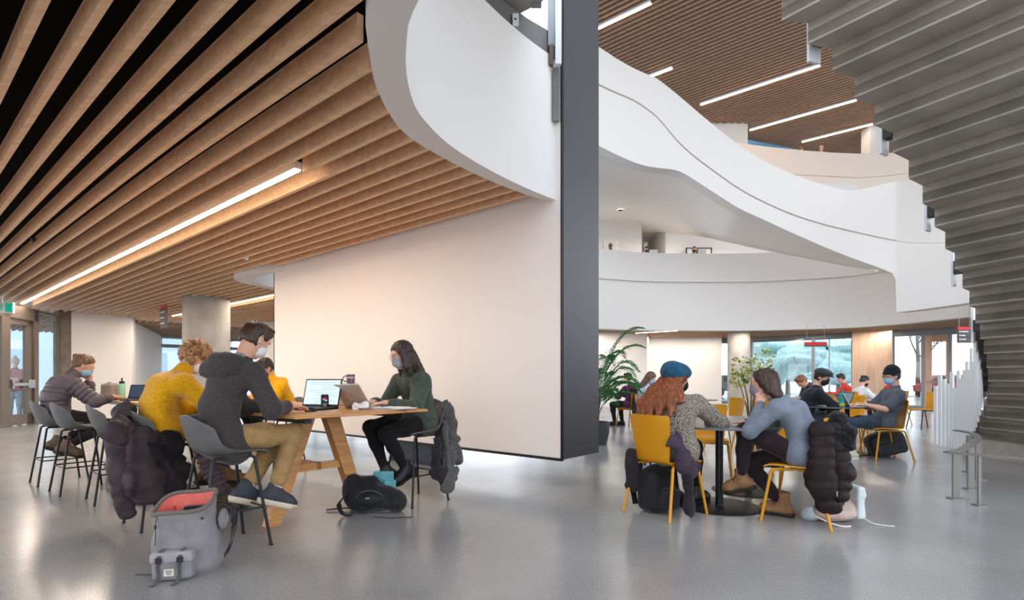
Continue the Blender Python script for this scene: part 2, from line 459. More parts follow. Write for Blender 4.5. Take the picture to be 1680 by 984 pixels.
# curved white fascia of the void: flat lip below, tall face above
def fascia(name, O, I, z0, z1, lip=.2):
    q = MB(); n = len(O); v = []
    for k in range(n):
        o = AB(*O[k]); i = AB(*I[k])
        d = nrm((o-i)+1e-6); back = i+d*min(.12, np.linalg.norm(o-i)*.6)
        v += [(o[0], o[1], z0+lip), (o[0], o[1], z0), (i[0], i[1], z0), (i[0], i[1], z1), (back[0], back[1], z1), (back[0], back[1], z0+lip)]
    f = []
    for k in range(n-1):
        for j in range(6): f.append((6*k+j, 6*k+6+j, 6*k+6+(j+1) % 6, 6*k+(j+1) % 6))
    f += [tuple(range(6)), tuple(6*(n-1)+j for j in range(6))[::-1]]
    q.add(v, f); return struct(q.build(name, M_white, smooth='auto'))
fascia('trim_1', oC, iC, 3.0, 4.46)
rO = resample(cat_rom([np.array(p) for p in ring_o], 6), 50); rI = resample(cat_rom([np.array(p) for p in ring_i], 6), 50)
fascia('trim_2', rO, rI, 3.0, 5.6)

# ================================================================== THE HANGING WHITE PANEL
PB0, PB1, PA0, PA1 = 4.56, 5.32, 3.12, 9.17
q = MB(); q.box(AB((PA0+PA1)/2, (PB0+PB1)/2, 4.66), ((PA1-PA0)/2-.012, (PB1-PB0)/2-.012, 4.34), axS); struct(q.build('wall_panel_core', M_pedge))
q = MB(); q.box(AB((PA0+PA1)/2, PB0-.0, 4.665), ((PA1-PA0)/2-.006, .014, 4.325), axS); struct(q.build('wall_panel_face', M_panel))
q = MB()
q.box(AB((PA0+PA1)/2, PB0-.004, .325), ((PA1-PA0)/2+.002, .018, .014), axS); q.box(AB(PA0+.0, PB0-.002, 4.6), (.007, .018, 4.29), axS); q.box(AB(PA1+.0, PB0-.002, 4.6), (.007, .018, 4.29), axS)
struct(q.build('trim_3', M_black))
q = MB(); q.box(AB(6.0, 5.05, .16), (.45, .1, .16), axS); struct(q.build('trim_4', mat('panel_foot', '#59606c', rough=.5)))

# ================================================================== COLUMN AND FAR LEFT END
def column(name, p, r, z0, z1, m, label=None):
    q = MB(); q.lathe([(r, z0), (r, z1)], 48, (p[0], p[1], 0)); return struct(q.build(name, m, smooth='auto'), label)
column('column', (-7.26, 12.75), .5, 0, 3.4, M_conc2)
def wallseg(name, p0, p1, z0, z1, m, th=.2, side=1):
    q = MB(); q.band([p0, p1], z0, z1, th, side); return struct(q.build(name, m))
# door wall running away at the left
dp = [W(-70, 709, 0)]+[W(0, 702, 0), W(57, 694.5, 0), W(92, 691, 0)]
D0 = dp[1][:2]; dd = nrm(np.array([*(dp[2][:2]-dp[1][:2]), 0])); dn = np.array([-dd[1], dd[0], 0])
def dpt(s, z, off=0): p = np.array([*D0, 0])+dd*s+dn*off; return np.array([p[0], p[1], z])
def s_px(px):  # position along the door wall seen at a pixel column
    r = (px-CX)/F; return float((r*D0[1]-D0[0])/(dd[0]-r*dd[1]))
axD = [dd, dn, np.array([0, 0, 1.])]
def dbox(q, s0, s1, z0, z1, t=.05, off=0): q.box(dpt((s0+s1)/2, (z0+z1)/2, off), ((s1-s0)/2, t, (z1-z0)/2), axD)
s0, s1, s2, s3, s4, s5 = [s_px(x) for x in (-60, 0, 10, 41, 50, 57)]; s6 = s_px(94)
ztop = 2.95
t = thing('door_1', 'bronze framed glass exit door with a push bar at the left end', 'door', dpt((s2+s4)/2, 0)); t['kind'] = 'structure'
def rel(o, t):  # world-built mesh parented to a thing
    o.parent = t; o.matrix_parent_inverse = Matrix.Identity(4)
    l = np.array(t.location); r = -t.rotation_euler.z; R = np.array([[math.cos(r), -math.sin(r), 0], [math.sin(r), math.cos(r), 0], [0, 0, 1]])
    n = len(o.data.vertices); c = np.empty(n*3, np.float32); o.data.vertices.foreach_get('co', c); c = ((c.reshape(-1, 3)-l)@R.T).astype(np.float32)
    o.data.vertices.foreach_set('co', c.ravel()); o.data.update(); return o
q = MB(); dbox(q, s2, s2+.07, .03, 2.62); dbox(q, s3, s4, .03, 2.62); dbox(q, s2, s4, .03, .28); dbox(q, s2, s4, 2.5, 2.62); rel(q.build('door_frame', M_frame), t)
q = MB(); dbox(q, s2+.06, s3+.02, .25, 2.52, .008); rel(q.build('door_pane', M_glass), t)
q = MB(); dbox(q, s2+.03, s4-.06, .99, 1.06, .03, -.11); dbox(q, s4-.2, s4-.04, .93, 1.14, .05, -.08); dbox(q, s2+.0, s2+.08, .93, 1.14, .05, -.08); rel(q.build('push_bar', M_steel), t)
q = MB(); dbox(q, s1-.1, s2, 0, ztop, .09); dbox(q, s4, s5, 0, ztop, .09); dbox(q, s1-3, s5, 2.64, ztop, .09); dbox(q, s6, s6+.08, 0, ztop, .025); dbox(q, s5, s6, 0, .08, .06); dbox(q, s5, s6, ztop-.06, ztop, .06); dbox(q, s1-3, s1-2.9, 0, ztop, .09)
struct(q.build('window_1_frame', M_frame))
q = MB(); dbox(q, s5+.01, s6, .08, ztop-.06, .008); dbox(q, s1-2.9, s1-.1, .1, 2.62, .008); struct(q.build('window_1', M_glass))
pA = dpt(s6+.1, 0); pB = W(117, 690, 0)
wallseg('wall_pier', (pA[0], pA[1]), (WD(117, 600, 15.3)[0], 15.3), 0, 3.1, M_concD, .4, 1)
wallseg('wall_left', (WD(117, 600, 15.3)[0], 15.3), (WD(216, 600, 16.4)[0], 16.4), 0, 3.1, M_white, .2, 1)
wallseg('wall_recess', (WD(216, 600, 16.45)[0], 16.45), (WD(222, 600, 17.2)[0], 17.2), 0, 3.1, M_white, .1, 1)
wallseg('wall_back', (WD(218, 600, 17.0)[0], 17.0), (WD(266, 600, 22.5)[0], 22.5), 0, 3.1, M_white, .2, 1)
# far soffit, windows beyond column
q = MB(); q.box(AB(24., 9., 3.12), (4., 9, .06), axS); struct(q.build('ceiling_far', M_white))
q = MB()
for k in range(50): q.box(AB(23.8, 2.+k*.19, 3.02), (3.6, .03, .05), axS)
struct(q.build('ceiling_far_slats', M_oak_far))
axW = [BX, -AX, np.array([0, 0, 1.])]
q = MB()
for bb in (5.2, 7.6, 10., 12.4, 14.8, 17.): q.box(AB(25.5, bb, 1.5), (.05, .05, 1.5), axW)
q.box(AB(25.5, 11, 2.55), (6., .05, .07), axW); q.box(AB(25.5, 11, .06), (6., .05, .06), axW); q.box(AB(25.5, 11, 2.95), (6., .06, .06), axW)
struct(q.build('window_2_frame', M_alu))
q = MB(); q.box(AB(25.5, 11, 1.5), (6., .006, 1.45), axW); struct(q.build('window_2', M_glass))
# white partition seen between column and panel
wallseg('wall_partition', WD(426, 600, 17.5)[:2], WD(480, 600, 17.2)[:2], 0, 3.02, M_white, .2, 1)

# ================================================================== RIGHT SIDE, GROUND FLOOR
wl = lambda px, B=26.4: (lambda r: float((r*B*BX[1]-B*BX[0])/(AX[0]-r*AX[1])))((px-CX)/F)
def wbox(q, p0, p1, z0, z1, t=.06, B=26.4):
    a0, a1 = wl(p0, B), wl(p1, B); q.box(AB((a0+a1)/2, B, (z0+z1)/2), (abs(a1-a0)/2, t, (z1-z0)/2), axS)
q = MB(); wbox(q, 1178, 1400, 0, .1); wbox(q, 1178, 1400, 2.92, 3.1)
for x in (1178, 1230, 1332, 1397): wbox(q, x, x+5, 0, 3.1, .09)
struct(q.build('window_3_frame', M_alu))
q = MB(); wbox(q, 1180, 1398, .1, 2.95, .008); struct(q.build('window_3', M_glass))
q = MB(); wbox(q, 1401, 1465, 0, 3.1, .5, 26.2); struct(q.build('wall_oak_pier', M_wpier))
q = MB()
for x0, x1 in ((1465, 1468), (1511, 1517), (1556, 1562)): wbox(q, x0, x1, 0, 3.1, .08)
wbox(q, 1465, 1640, 2.86, 3.1, .09); wbox(q, 1465, 1517, 0, .12, .05); struct(q.build('window_4_frame', M_alu))
q = MB(); wbox(q, 1467, 1513, .1, 2.9, .008); wbox(q, 1562, 1640, .1, 2.9, .008); struct(q.build('window_4', M_glass))
t = thing('door_2', 'wood framed glass door in the far window wall at right', 'door', AB(wl(1540), 26.4)); t['kind'] = 'structure'
q = MB(); wbox(q, 1517, 1529, 0, 2.86, .07); wbox(q, 1552, 1558, 0, 2.86, .07); wbox(q, 1517, 1558, 0, .3, .06); wbox(q, 1517, 1558, 2.6, 2.86, .06); rel(q.build('door_frame', M_wpier), t)
q = MB(); wbox(q, 1528, 1553, .3, 2.62, .008); rel(q.build('door_pane', M_glass), t)
q = MB(); wbox(q, 1526, 1555, 1.02, 1.1, .04, 26.2); rel(q.build('push_bar', M_steel), t)
# white walls behind the palm
wallseg('wall_right', WD(940, 600, 21.6)[:2], WD(1061, 600, 23.4)[:2], 0, 3.1, M_white, .2, 1)
wallseg('wall_alcove', WD(1061, 600, 23.4)[:2], WD(1066, 600, 25.4)[:2], 0, 3.1, M_white, .1, 1)
wallseg('wall_far', WD(1064, 600, 25.2)[:2], WD(1184, 600, 24.8)[:2], 0, 3.1, M_white, .3, 1)
column('column', WD(1212, 600, 22.3)[:2], .44, 0, 3.2, M_conc2)

# level-two curved parapet: plan curve from its lower edge
L2b = [(900, 535), (984, 538), (1060, 540.5), (1130, 541), (1220, 541), (1300, 539.5), (1400, 536), (1480, 530), (1545, 523), (1600, 517), (1700, 500)]
c2 = [W(x, y, 3.1)[:2] for x, y in L2b]; c2 = [np.array(p) for p in c2]
c2s = resample(cat_rom(c2, 6), 60)
q = MB(); q.band(c2s, 3.08, 4.86, .35, 1); q.band([p+np.array([0, .13]) for p in c2s], 4.8, 5.05, .25, 1)

pxs = c2s[:, 0]/c2s[:, 1]*F+CX; ytop = np.interp(pxs, [1300, 1320, 1440, 1475, 1600], [413, 419, 444.5, 450, 455])
z2t = np.where(pxs < 1300, 6.12, np.minimum(6.12, EYE+(HY-ytop)*c2s[:, 1]/F))
q.band(c2s, 5.0, list(z2t), .2, 1); struct(q.build('wall_parapet', M_white, smooth='auto'))
def Dcurve(X): return np.interp(X, c2s[:, 0], c2s[:, 1])
# slatted soffit under level two
q = MB(); pl = MB(); bb = 12.
while bb < 30:
    aa = np.arange(-8, 22, .1); P = aa[:, None]*AX[:2]+bb*BX[:2]
    seg = c2s[1:]-c2s[:-1]; w_ = P[:, None, :]-c2s[None, :-1]; tt = np.clip((w_*seg).sum(-1)/(seg*seg).sum(-1), 0, 1); dist = np.linalg.norm(w_-tt[..., None]*seg, axis=-1).min(1)
    pg = np.concatenate([c2s, [[22., 13.], [22., 34.], [2., 34.]]]); ins = np.zeros(len(P), bool)
    for k in range(len(pg)):
        a_, b_ = pg[k], pg[(k+1) % len(pg)]; cnd = (a_[1] > P[:, 1]) != (b_[1] > P[:, 1]); ins ^= cnd & (P[:, 0] < (b_[0]-a_[0])*(P[:, 1]-a_[1])/(b_[1]-a_[1]+1e-9)+a_[0])
    ok = ins & (dist > .38)
    for k in np.split(np.where(ok)[0], np.where(np.diff(np.where(ok)[0]) > 1)[0]+1):
        if len(k) < 4: continue
        a0, a1 = aa[k[0]], aa[k[-1]]
        q.box(AB((a0+a1)/2, bb, 3.17), ((a1-a0)/2, .03, .07), axS); pl.box(AB((a0+a1)/2, bb, 3.32), ((a1-a0)/2, .09, .02), axS)
    bb += .18
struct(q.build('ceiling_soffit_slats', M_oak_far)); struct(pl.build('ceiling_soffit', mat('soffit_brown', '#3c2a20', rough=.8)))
a = wl(1400, 22.)
strip_light('linear_light', 'short linear light in the soffit beside the palm, near the white wall', *(lambda p, r: (toAB(p)[0]-1.2, toAB(p)[0]+.6, toAB(p)[1]))(W(1065, 545, 3.08), 0), 3.07, M_light2)
# level-two floor, walls
fl2 = [(*p,) for p in c2s]+[(22., 34.), (2., 34.)]
q = MB(); q.prism([(p[0], p[1]+.25) for p in c2s]+[(24, 36.), (0., 36.)], 4.6, 4.92); struct(q.build('floor_upper', M_white))
w2 = lambda name, x0, d0, x1, d1, z1=8.75, m=M_white: wallseg(name, WD(x0, 400, d0)[:2], WD(x1, 400, d1)[:2], 4.9, z1, m, .15, 1)
w2('wall_upper_left', 930, 24.0, 1052, 24.4); w2('wall_upper_corridor', 1097, 25.0, 1055, 30.); w2('wall_upper_return', 1052, 24.4, 1056, 28.4)
w2('wall_upper_back', 1097, 25., 1330, 24.8)
q = MB(); q.box((WD(1054, 400, 30)[0], 30.2, 6.6), (2.2, .1, 1.95)); struct(q.build('wall_corridor_end', mat('oak_dark', '#6b5648', rough=.6)))

# ================================================================== WHITE RIBBON (stair from level two to three)
rib = [(900, 36, 92, 205), (984, 78, 140, 240), (1010, 95, 152, 253), (1040, 112, 165, 266), (1060, 121, 178, 272), (1078, 129, 192, 275), (1115, 158, 235, 281), (1150, 188, 265, 302), (1210, 236, 308, 340), (1250, 262, 330, 359),
       (1300, 285, 352, 382), (1350, 303, 368, 404), (1390, 312, 378, 420), (1420, 309, 385, 431), (1448, 302, 391, 441), (1464, 299, 394, 448), (1469, 298, 395, 458), (1471, 298, 396, 512), (1500, 298, 400, 509), (1545, 298, 400, 503), (1592, 299, 395, 496), (1680, 300, 390, 482)]
def Drib(px): return float(np.interp(px, [900, 984, 1250, 1390, 1470, 1592, 1680], [15.4, 15.7, 16.6, 16.6, 16., 13.9, 12.6]))
rr = []; xs = [r[0] for r in rib]
def csamp(j, px):
    pts = [(r[0], r[j]) for r in rib]; return np.interp(px, xs, [p[1] for p in pts])
for i in range(len(rib)-1):
    n = max(1, int((rib[i+1][0]-rib[i][0])/9))
    for k in range(n):
        a = rib[max(i-1, 0)]; b = rib[i]; c = rib[i+1]; d = rib[min(i+2, len(rib)-1)]; t = k/n; px = b[0]+(c[0]-b[0])*t
        def cr(j):
            if i in (15, 16, 17): return b[j]+(c[j]-b[j])*t
            h = c[0]-b[0]; m0 = (c[j]-a[j])/max(1, c[0]-a[0])*h; m1 = (d[j]-b[j])/max(1, d[0]-b[0])*h
            if i == 14 or i == 18: m0 = m1 = c[j]-b[j]
            return (2*t**3-3*t**2+1)*b[j]+(t**3-2*t**2+t)*m0+(-2*t**3+3*t**2)*c[j]+(t**3-t**2)*m1
        rr.append((px, cr(1), cr(2), cr(3)))
rr.append(rib[-1])
P = [(WD(x, 0, Drib(x))[:2], WD(x, yt, Drib(x))[2], WD(x, yg, Drib(x))[2], WD(x, yb, Drib(x))[2]) for x, yt, yg, yb in rr]
pl = [p[0] for p in P]; zt = [p[1] for p in P]; zg = [p[2] for p in P]; zb = [p[3] for p in P]
q = MB(); q.band(pl, [z+.03 for z in zg], zt, .22, 1); q.band(pl, zb, [z-.03 for z in zg], .4, 1); q.band([p+np.array([0, .10]) for p in pl], [z-.08 for z in zg], [z+.08 for z in zg], .12, 1)
struct(q.build('wall_ribbon', M_white, smooth='auto'))
# warm plaster soffit behind the ribbon's lower edge
q = MB(); v = []; f = []; kk = [i for i, r in enumerate(rr) if r[0] <= 1466]
zfl = lambda z: z
for j, i in enumerate(kk):
    px = rr[i][0]; p = pl[i]; flat = np.clip((1215-px)/130, 0, 1)
    zz = zb[i]+.04; yb_ = np.interp(px, [1097, 1290, 1400, 1455, 1470], [368, 411.5, 435, 445, 449]); bd = F*(zz-EYE)/(HY-yb_)-p[1]-.1; bd = max(.15, bd)*(1-flat)+flat*10.
    zback = zz*(1-flat)+8.3*flat
    for t_ in (0, .12, .25, .4, .6, .8, 1.): v.append((p[0]*(1+.0*t_)+p[0]/p[1]*bd*t_*.55, p[1]+.1+bd*t_, zz+(zback-zz)*min(1, t_*3) if flat > 0 else zz))
for j in range(len(kk)-1):
    for k in range(6): f.append((7*j+k, 7*j+k+1, 7*j+8+k, 7*j+7+k))
q.add(v, f); o = q.build('ceiling_ribbon', M_white, smooth=True); struct(o); md = o.modifiers.new('solidify', 'SOLIDIFY'); md.thickness = .2; md.offset = 1
# level-three slab
q = MB(); q.box((6, 29, 8.6), (7.5, 8., .2)); struct(q.build('ceiling_upper', M_white))
# recessed downlights
for i, (px, py, z, lab) in enumerate([(1018, 345, 8.27, 'left recessed downlight above the curved balcony'), (1096, 353, 8.27, 'right recessed downlight above the curved balcony'), (1054, 377, 8.27, 'far recessed downlight over the balcony corridor')]):
    p = W(px, py, z); t = thing('downlight', lab, 'ceiling light', p)
    q = MB(); q.lathe([(.13, 0), (.13, .012), (.09, .012), (.09, 0)], 20); q.build('ring', M_plate, t, smooth='auto')
    q = MB(); q.lathe([(.001, .003), (.085, .003), (.085, .02), (.001, .02)], 20); q.build('lamp', M_dl, t)

# ================================================================== LEVEL THREE: cream parapet, back wall, upper oak ceiling
l3 = [(1120, 226, 290), (1210, 234, 287), (1254, 240, 287), (1309, 246, 288), (1370, 250.5, 291), (1407, 252, 293), (1455, 251, 290), (1500, 249, 284), (1600, 243, 275)]
D3 = lambda px: 22.8+((px-1330)/280.)**2*(-1.2)
pp = [np.array(WD(x, 0, D3(x))[:2]) for x, _, _ in l3]; z3t = [WD(x, y, D3(x))[2] for x, y, _ in l3]; z3g = [WD(x, g, D3(x))[2] for x, _, g in l3]
M_cream = mat('warm_white_plaster', '#efe2d6', rough=.7)
q = MB(); q.band(pp, [z+.05 for z in z3g], z3t, .2, 1); q.band(pp, [z-1.45 for z in z3g], [z-.05 for z in z3g], .3, 1); q.band([p+np.array([0, .08]) for p in pp], [z-.06 for z in z3g], [z+.06 for z in z3g], .12, 1)
struct(q.build('wall_parapet_upper', M_cream, smooth='auto'))
ZU = 12.9
q = MB(); q.box(((WD(1138, 0, 24.6)[0]+WD(1228, 0, 24.6)[0])/2, 24.8, 11.2), ((WD(1228, 0, 24.6)[0]-WD(1138, 0, 24.6)[0])/2, .12, 1.9)); struct(q.build('wall_top', M_white))
q = MB(); q.box((16., 33., 11.2), (9., .1, .9)); struct(q.build('wall_top_back', mat('blue_grey', '#4d7ba0', rough=.5)))
q = MB(); q.box((WD(1440, 0, 25.)[0], 25.2, 11.2), (.45, .3, 1.8)); struct(q.build('column_top', M_white))
q = MB(); pl = MB(); bb = 8.
while bb < 40:
    q.box(AB(5., bb, ZU+.08), (22., .034, .08), axS); pl.box(AB(5., bb, ZU+.3), (22., .11, .02), axS); bb += .215
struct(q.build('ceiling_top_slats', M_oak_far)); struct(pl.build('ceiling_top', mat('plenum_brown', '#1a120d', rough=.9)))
for (x0, y0, x1, y1, lab) in [(960, 53, 1068, 2, 'upper linear light at the top left of the atrium ceiling beside the dark panel edge'), (1062, 124, 1103, 109, 'short upper linear light just above the white ribbon'), (1148, 168, 1346, 106, 'longest upper linear light in the middle of the atrium ceiling'),
                              (1230, 211, 1405, 162, 'upper linear light ending above the cream balcony, second from the back'), (1315, 230, 1432, 202, 'upper linear light furthest back, above the cream balcony')]:
    (a0, b0), (a1, b1) = toAB(W(x0, y0, ZU-.02)), toAB(W(x1, y1, ZU-.02))
    strip_light('linear_light', lab, min(a0, a1), max(a0, a1), (b0+b1)/2, ZU-.10, M_light2, .06)
q = MB(); q.box((16.5, 27., 9.93), (6., 3.6, .05)); struct(q.build('floor_top', M_white))

# window band behind the top balcony; unseen baffle added left of the lower hall to cut side light
q = MB(); q.band([WD(1226, 0, 25.6)[:2], WD(1270, 0, 26.)[:2], WD(1318, 0, 26.4)[:2]], 10.2, [WD(0, 229, 25.6)[2], WD(0, 237, 26.)[2], WD(0, 247, 26.4)[2]], .1, 1); struct(q.build('window_5', mat('blue_glazing', '#5f93b8', rough=.3)))
q = MB(); q.box(AB(4.5, -2.3, 3.05), (10.5, .1, .45), axS)
for a in np.arange(-5.4, 15, 4.6): q.box(AB(a, -2.3, 1.3), (.35, .1, 1.3), axS)
struct(q.build('wall_light_baffle', M_white))
# ================================================================== CONCRETE STAIR
zi = lambda i: .43+.172*i
tips = [(-4, 7.45, 9.2), (0, 6.82, 7.8), (6, 5.93, 6.75), (8, 5.42, 6.3), (10, 4.87, 5.81), (12, 4.45, 5.5), (14, 4.02, 5.18), (16, 3.39, 4.82), (18, 2.91, 4.57), (20, 2.42, 4.38), (21, 2.16, 4.3)]
ti = np.array([t[0] for t in tips]); cxp = np.polyfit(ti, [t[1] for t in tips], 4); cyp = np.polyfit(ti, [t[2] for t in tips], 4)
def Oi(i):
    if i <= 21: return np.array([np.polyval(cxp, i), np.polyval(cyp, i)])
    p = np.array([np.polyval(cxp, 21), np.polyval(cyp, 21)]); d = p-np.array([np.polyval(cxp, 20), np.polyval(cyp, 20)]); return p+(i-21)*d*(.27/np.linalg.norm(d))
def di(i):
    t = np.clip((i+2)/23., 0, 1); a = math.radians(-96+t*44); return np.array([math.cos(a), math.sin(a)])
SW = 2.5
ST = thing('concrete_staircase', 'bare grey concrete staircase with sawtooth underside sweeping up at the right', 'staircase', (6.9, 7.9, 0), 0)
LS = np.array([6.9, 7.9, 0])
def wedge(q, A0, A1, d0, d1, z0, z1, w=SW):
    v = [(*A0, z0), (*A1, z0), *[(*(A1+d1*w), z0)], *[(*(A0+d0*w), z0)]]
    v = [np.array(p)-LS for p in v]; v = v+[p+np.array([0, 0, z1-z0]) for p in v]
    q.add(v, [(0, 1, 2, 3), (7, 6, 5, 4), (0, 4, 5, 1), (1, 5, 6, 2), (2, 6, 7, 3), (3, 7, 4, 0)])
q = MB()
for i in range(-3, 27):
    A0, A1, d0, d1 = Oi(i), Oi(i+1), di(i), di(i+1); z = zi(i)+.175
    if z < .03: continue
    wedge(q, A0, A1, d0, d1, z, z+.1)                      # tread plate
    t = nrm([*(A0-A1), 0])[:2]
    wedge(q, A0+t*.11, A0, d0, d0, max(.0, zi(i)+.02), z+.098)     # riser plate
# lower landing edge
q.build('flight', M_conc, ST)
q = MB(); wedge(q, Oi(-3.6), Oi(-2), di(-3), di(-2), 0, .17); wedge(q, Oi(-2.6), Oi(-1), di(-2), di(-1), 0, .33); q.build('base_step', M_conc, ST)
q = MB(); q.box(np.array([7.35, 7.75, .22])-LS, (.25, .3, .22)); q.build('pedestal', mat('pedestal_grey', '#8a857f', rough=.5), ST)
for i in list(np.arange(-4.6, .2, .36))+list(np.arange(.6, 7.4, .62))+[10., 12.75, 15.9, 19.3]:
    p = Oi(i)-di(i)*.09; t = nrm([*(Oi(i+.3)-Oi(i-.3)), 0]); n = np.array([-t[1], t[0], 0]); z = max(zi(i)+(.03 if i < 9 else .07), .02)
    hz = .58+(.07*math.sin(i*7.3) if i < 7.4 else 0); q = MB(); q.box(np.array([p[0], p[1], z+hz-.03])-LS, (.062, .012, hz), [t, n, np.array([0, 0, 1])]); q.build('baluster_plate', M_plate, ST)
    if i > 2:
        q = MB(); q.box(np.array([p[0], p[1], z+.17])-LS+np.array([*di(i), 0])*.05, (.05, .035, .07), [t, n, np.array([0, 0, 1])]); q.build('bracket', mat('bracket_dark', '#4a443d', rough=.6, metal=.4), ST)

# upper landing of the stair above the white fascia
LT = thing('stair_landing', 'concrete stair landing edge with bolted white guard plates above the curved fascia', 'landing', WD(850, 40, 5.0), 0); l0 = np.array(LT.location)
edge = [WD(x, y, d) for x, y, d in [(700, -60, 4.5), (770, 0, 4.66), (814, 37, 5.0), (860, 78, 5.3), (900, 119, 5.52), (912, 128, 5.53)]]
q = MB(); q.band([p[:2]-l0[:2]+np.array([.02, -.03]) for p in edge], [4.44-l0[2]]*6, [4.70-l0[2]]*6, .14, 1); q.build('edge_beam', mat('beam_concrete', '#7a7876', rough=.75, col2='#696765', vs=3), LT)
q = MB(); c = [np.array(W(x, y, 4.72)[:2])-l0[:2] for x, y in [(690, -70), (772, 0), (818, 40), (886, 5), (960, -60), (960, -400), (560, -400)]]; q.prism(c, 4.72-l0[2], 4.92-l0[2]); q.build('slab', M_conc, LT)
def plate(name, x0, y0, x1, y1, D, m, th=.02):
    a, b = WD(x0, y0, D), WD(x1, y1, D); q = MB(); q.box((a+b)/2-l0, (abs(b[0]-a[0])/2, th, abs(b[2]-a[2])/2)); return q.build(name, m, LT)
plate('guard_plate', 911, -150, 921, 106, 5.42, M_plate); plate('guard_plate', 899, -150, 911, 77, 5.46, M_alu); plate('guard_plate', 841, 24, 851, 45, 5.1, M_plate)
plate('bracket', 829, 29, 841, 47, 5.15, M_concD, .03); plate('bracket', 901, 75, 908, 108, 5.46, M_concD, .03); plate('bracket', 872, -6, 888, 10, 5.1, M_alu, .03)
plate('joint_strip', 907, 112, 917, 199, 5.48, mat('beam_concrete', '#7a7876'), .015)
o = None
for (x, y) in ((845.5, 31), (916, 78), (916, 96)):
    p = WD(x, y, 5.08 if x < 900 else 5.42)-l0; q = MB(); q.lathe([(.011, -.012), (.011, .0), (.004, .003)], 10, p, [np.array([1., 0, 0]), np.array([0, 0, 1.]), np.array([0, -1., 0])]); q.build('bolt', M_black, LT)
# white wall of the opposite side of the void, seen past the landing
q = MB(); q.box(AB(7.5, 4.05, 7.), (3.3, .05, 2.3), axS); struct(q.build('wall_void', M_white))

# ================================================================== STEEL GUARD RAIL
M_rail = mat('rail_steel', '#84817c', rough=.45, metal=.35)
GR = thing('guard_rail', 'low brushed steel guard rail curving around the foot of the concrete stair', 'railing', (4.11, 5.06, 0)); g0 = np.array([4.11, 5.06, 0])
back = cat_rom([np.array(p)-g0 for p in [(4.11, 5.06, .46), (4.42, 5.27, .46), (4.85, 5.66, .47), (5.3, 6.1, .48), (5.62, 6.55, .49), (5.75, 6.95, .49)]], 8)
front = [np.array(p)-g0 for p in [(4.11, 5.06, .46), (4.3, 4.84, .46), (4.75, 4.35, .46), (5.4, 3.6, .46)]]
def flatbar(q, path, w, h):
    v = []; f = []; n = len(path)
    for k in range(n):
        t = path[min(k+1, n-1)]-path[max(k-1, 0)]; t = nrm([t[0], t[1], 0]); s = np.array([-t[1], t[0], 0])
        v += [path[k]+s*w+np.array([0, 0, h]), path[k]-s*w+np.array([0, 0, h]), path[k]-s*w-np.array([0, 0, h]), path[k]+s*w-np.array([0, 0, h])]
    for k in range(n-1):
        for j in range(4): f.append((4*k+j, 4*k+4+j, 4*k+4+(j+1) % 4, 4*k+(j+1) % 4))
    f += [(0, 1, 2, 3), tuple(4*(n-1)+j for j in (3, 2, 1, 0))]; q.add(v, f)
q = MB(); flatbar(q, back, .035, .008); q.build('top_rail', M_rail, GR); q = MB(); flatbar(q, front, .012, .012); q.build('front_rail', M_rail, GR)
for x, y, w in [(4.27, 5.16, .033), (4.25, 4.88, .012), (4.8, 5.61, .033), (5.33, 6.13, .033), (5.66, 6.64, .033)]:
    q = MB(); p = np.array([x, y, 0])-g0; q.box(p+np.array([0, 0, .23]), (w, .008, .225)); q.box(p+np.array([0, -.0, .006]), (w+.03, .04, .006)); q.build('post', M_rail, GR)

# ================================================================== SIGNS, SMALL CEILING FITTINGS
M_red = mat('sign_red', '#d22b2f', rough=.5); M_sgn = mat('sign_charcoal', '#4c4748', rough=.5); M_wht = mat('sign_white', '#f2f2f2', rough=.5); M_grn = mat('sign_green', '#10a58a', rough=.5, emit=.35)
def sign(name, label, c, rot, w, h, lines, drop, band=.14, bodym=M_sgn, dots=True):
    t = thing(name, label, 'sign', c, rot)
    q = MB(); q.box((0, 0, -h*(.5+band/2)+0), (w/2, .02, h*(1-band)/2)); q.build('board', bodym, t)
    q = MB(); q.box((0, -.001, -h*band/2), (w/2+.004, .023, h*band/2)); q.build('header_band', M_red, t)
    q = MB()
    for k, ln in enumerate(lines):
        z = -h*(band+.12+k*(1-band-.1)/max(1, len(lines))); x = -w*.42
        if dots: q.lathe([(h*.045, -.002), (h*.045, .002)], 12, (x+h*.04, -.022, z), [np.array([1., 0, 0]), np.array([0, 0, 1.]), np.array([0, -1., 0])]); x += h*.13
        q.box((x+ln*w*.5/1, -.022, z), (ln*w*.5, .002, h*.03))
    if lines: q.build('lettering', M_wht, t)
    if drop:
        q = MB()
        for s in (-1, 1): q.tube([(s*w*.4, 0, 0), (s*w*.4, 0, drop)], .006, 6)
        q.build('hanger', M_steel, t)
    return t
c = WD(1582, 536, 14.); sign('wayfinding_sign', 'hanging sign with red header and three lines of white text by the stair', c, 6, .38, .42, [.55, .3, .36], 3.08-c[2]+.02, .18)
c = WD(269, 503, 13.9); sign('wayfinding_sign', 'hanging grey sign with red header left of the round column', c, -42, .5, .56, [.7, .55, .62], 3.06-c[2]+.02, .13, mat('sign_grey', '#6d6a70', rough=.5), False)
c = WD(1338, 561, 19.); sign('overhead_sign', 'thin red hanging sign in front of the far windows', c, 0, .78, .16, [], 3.1-c[2]+.02, .72)
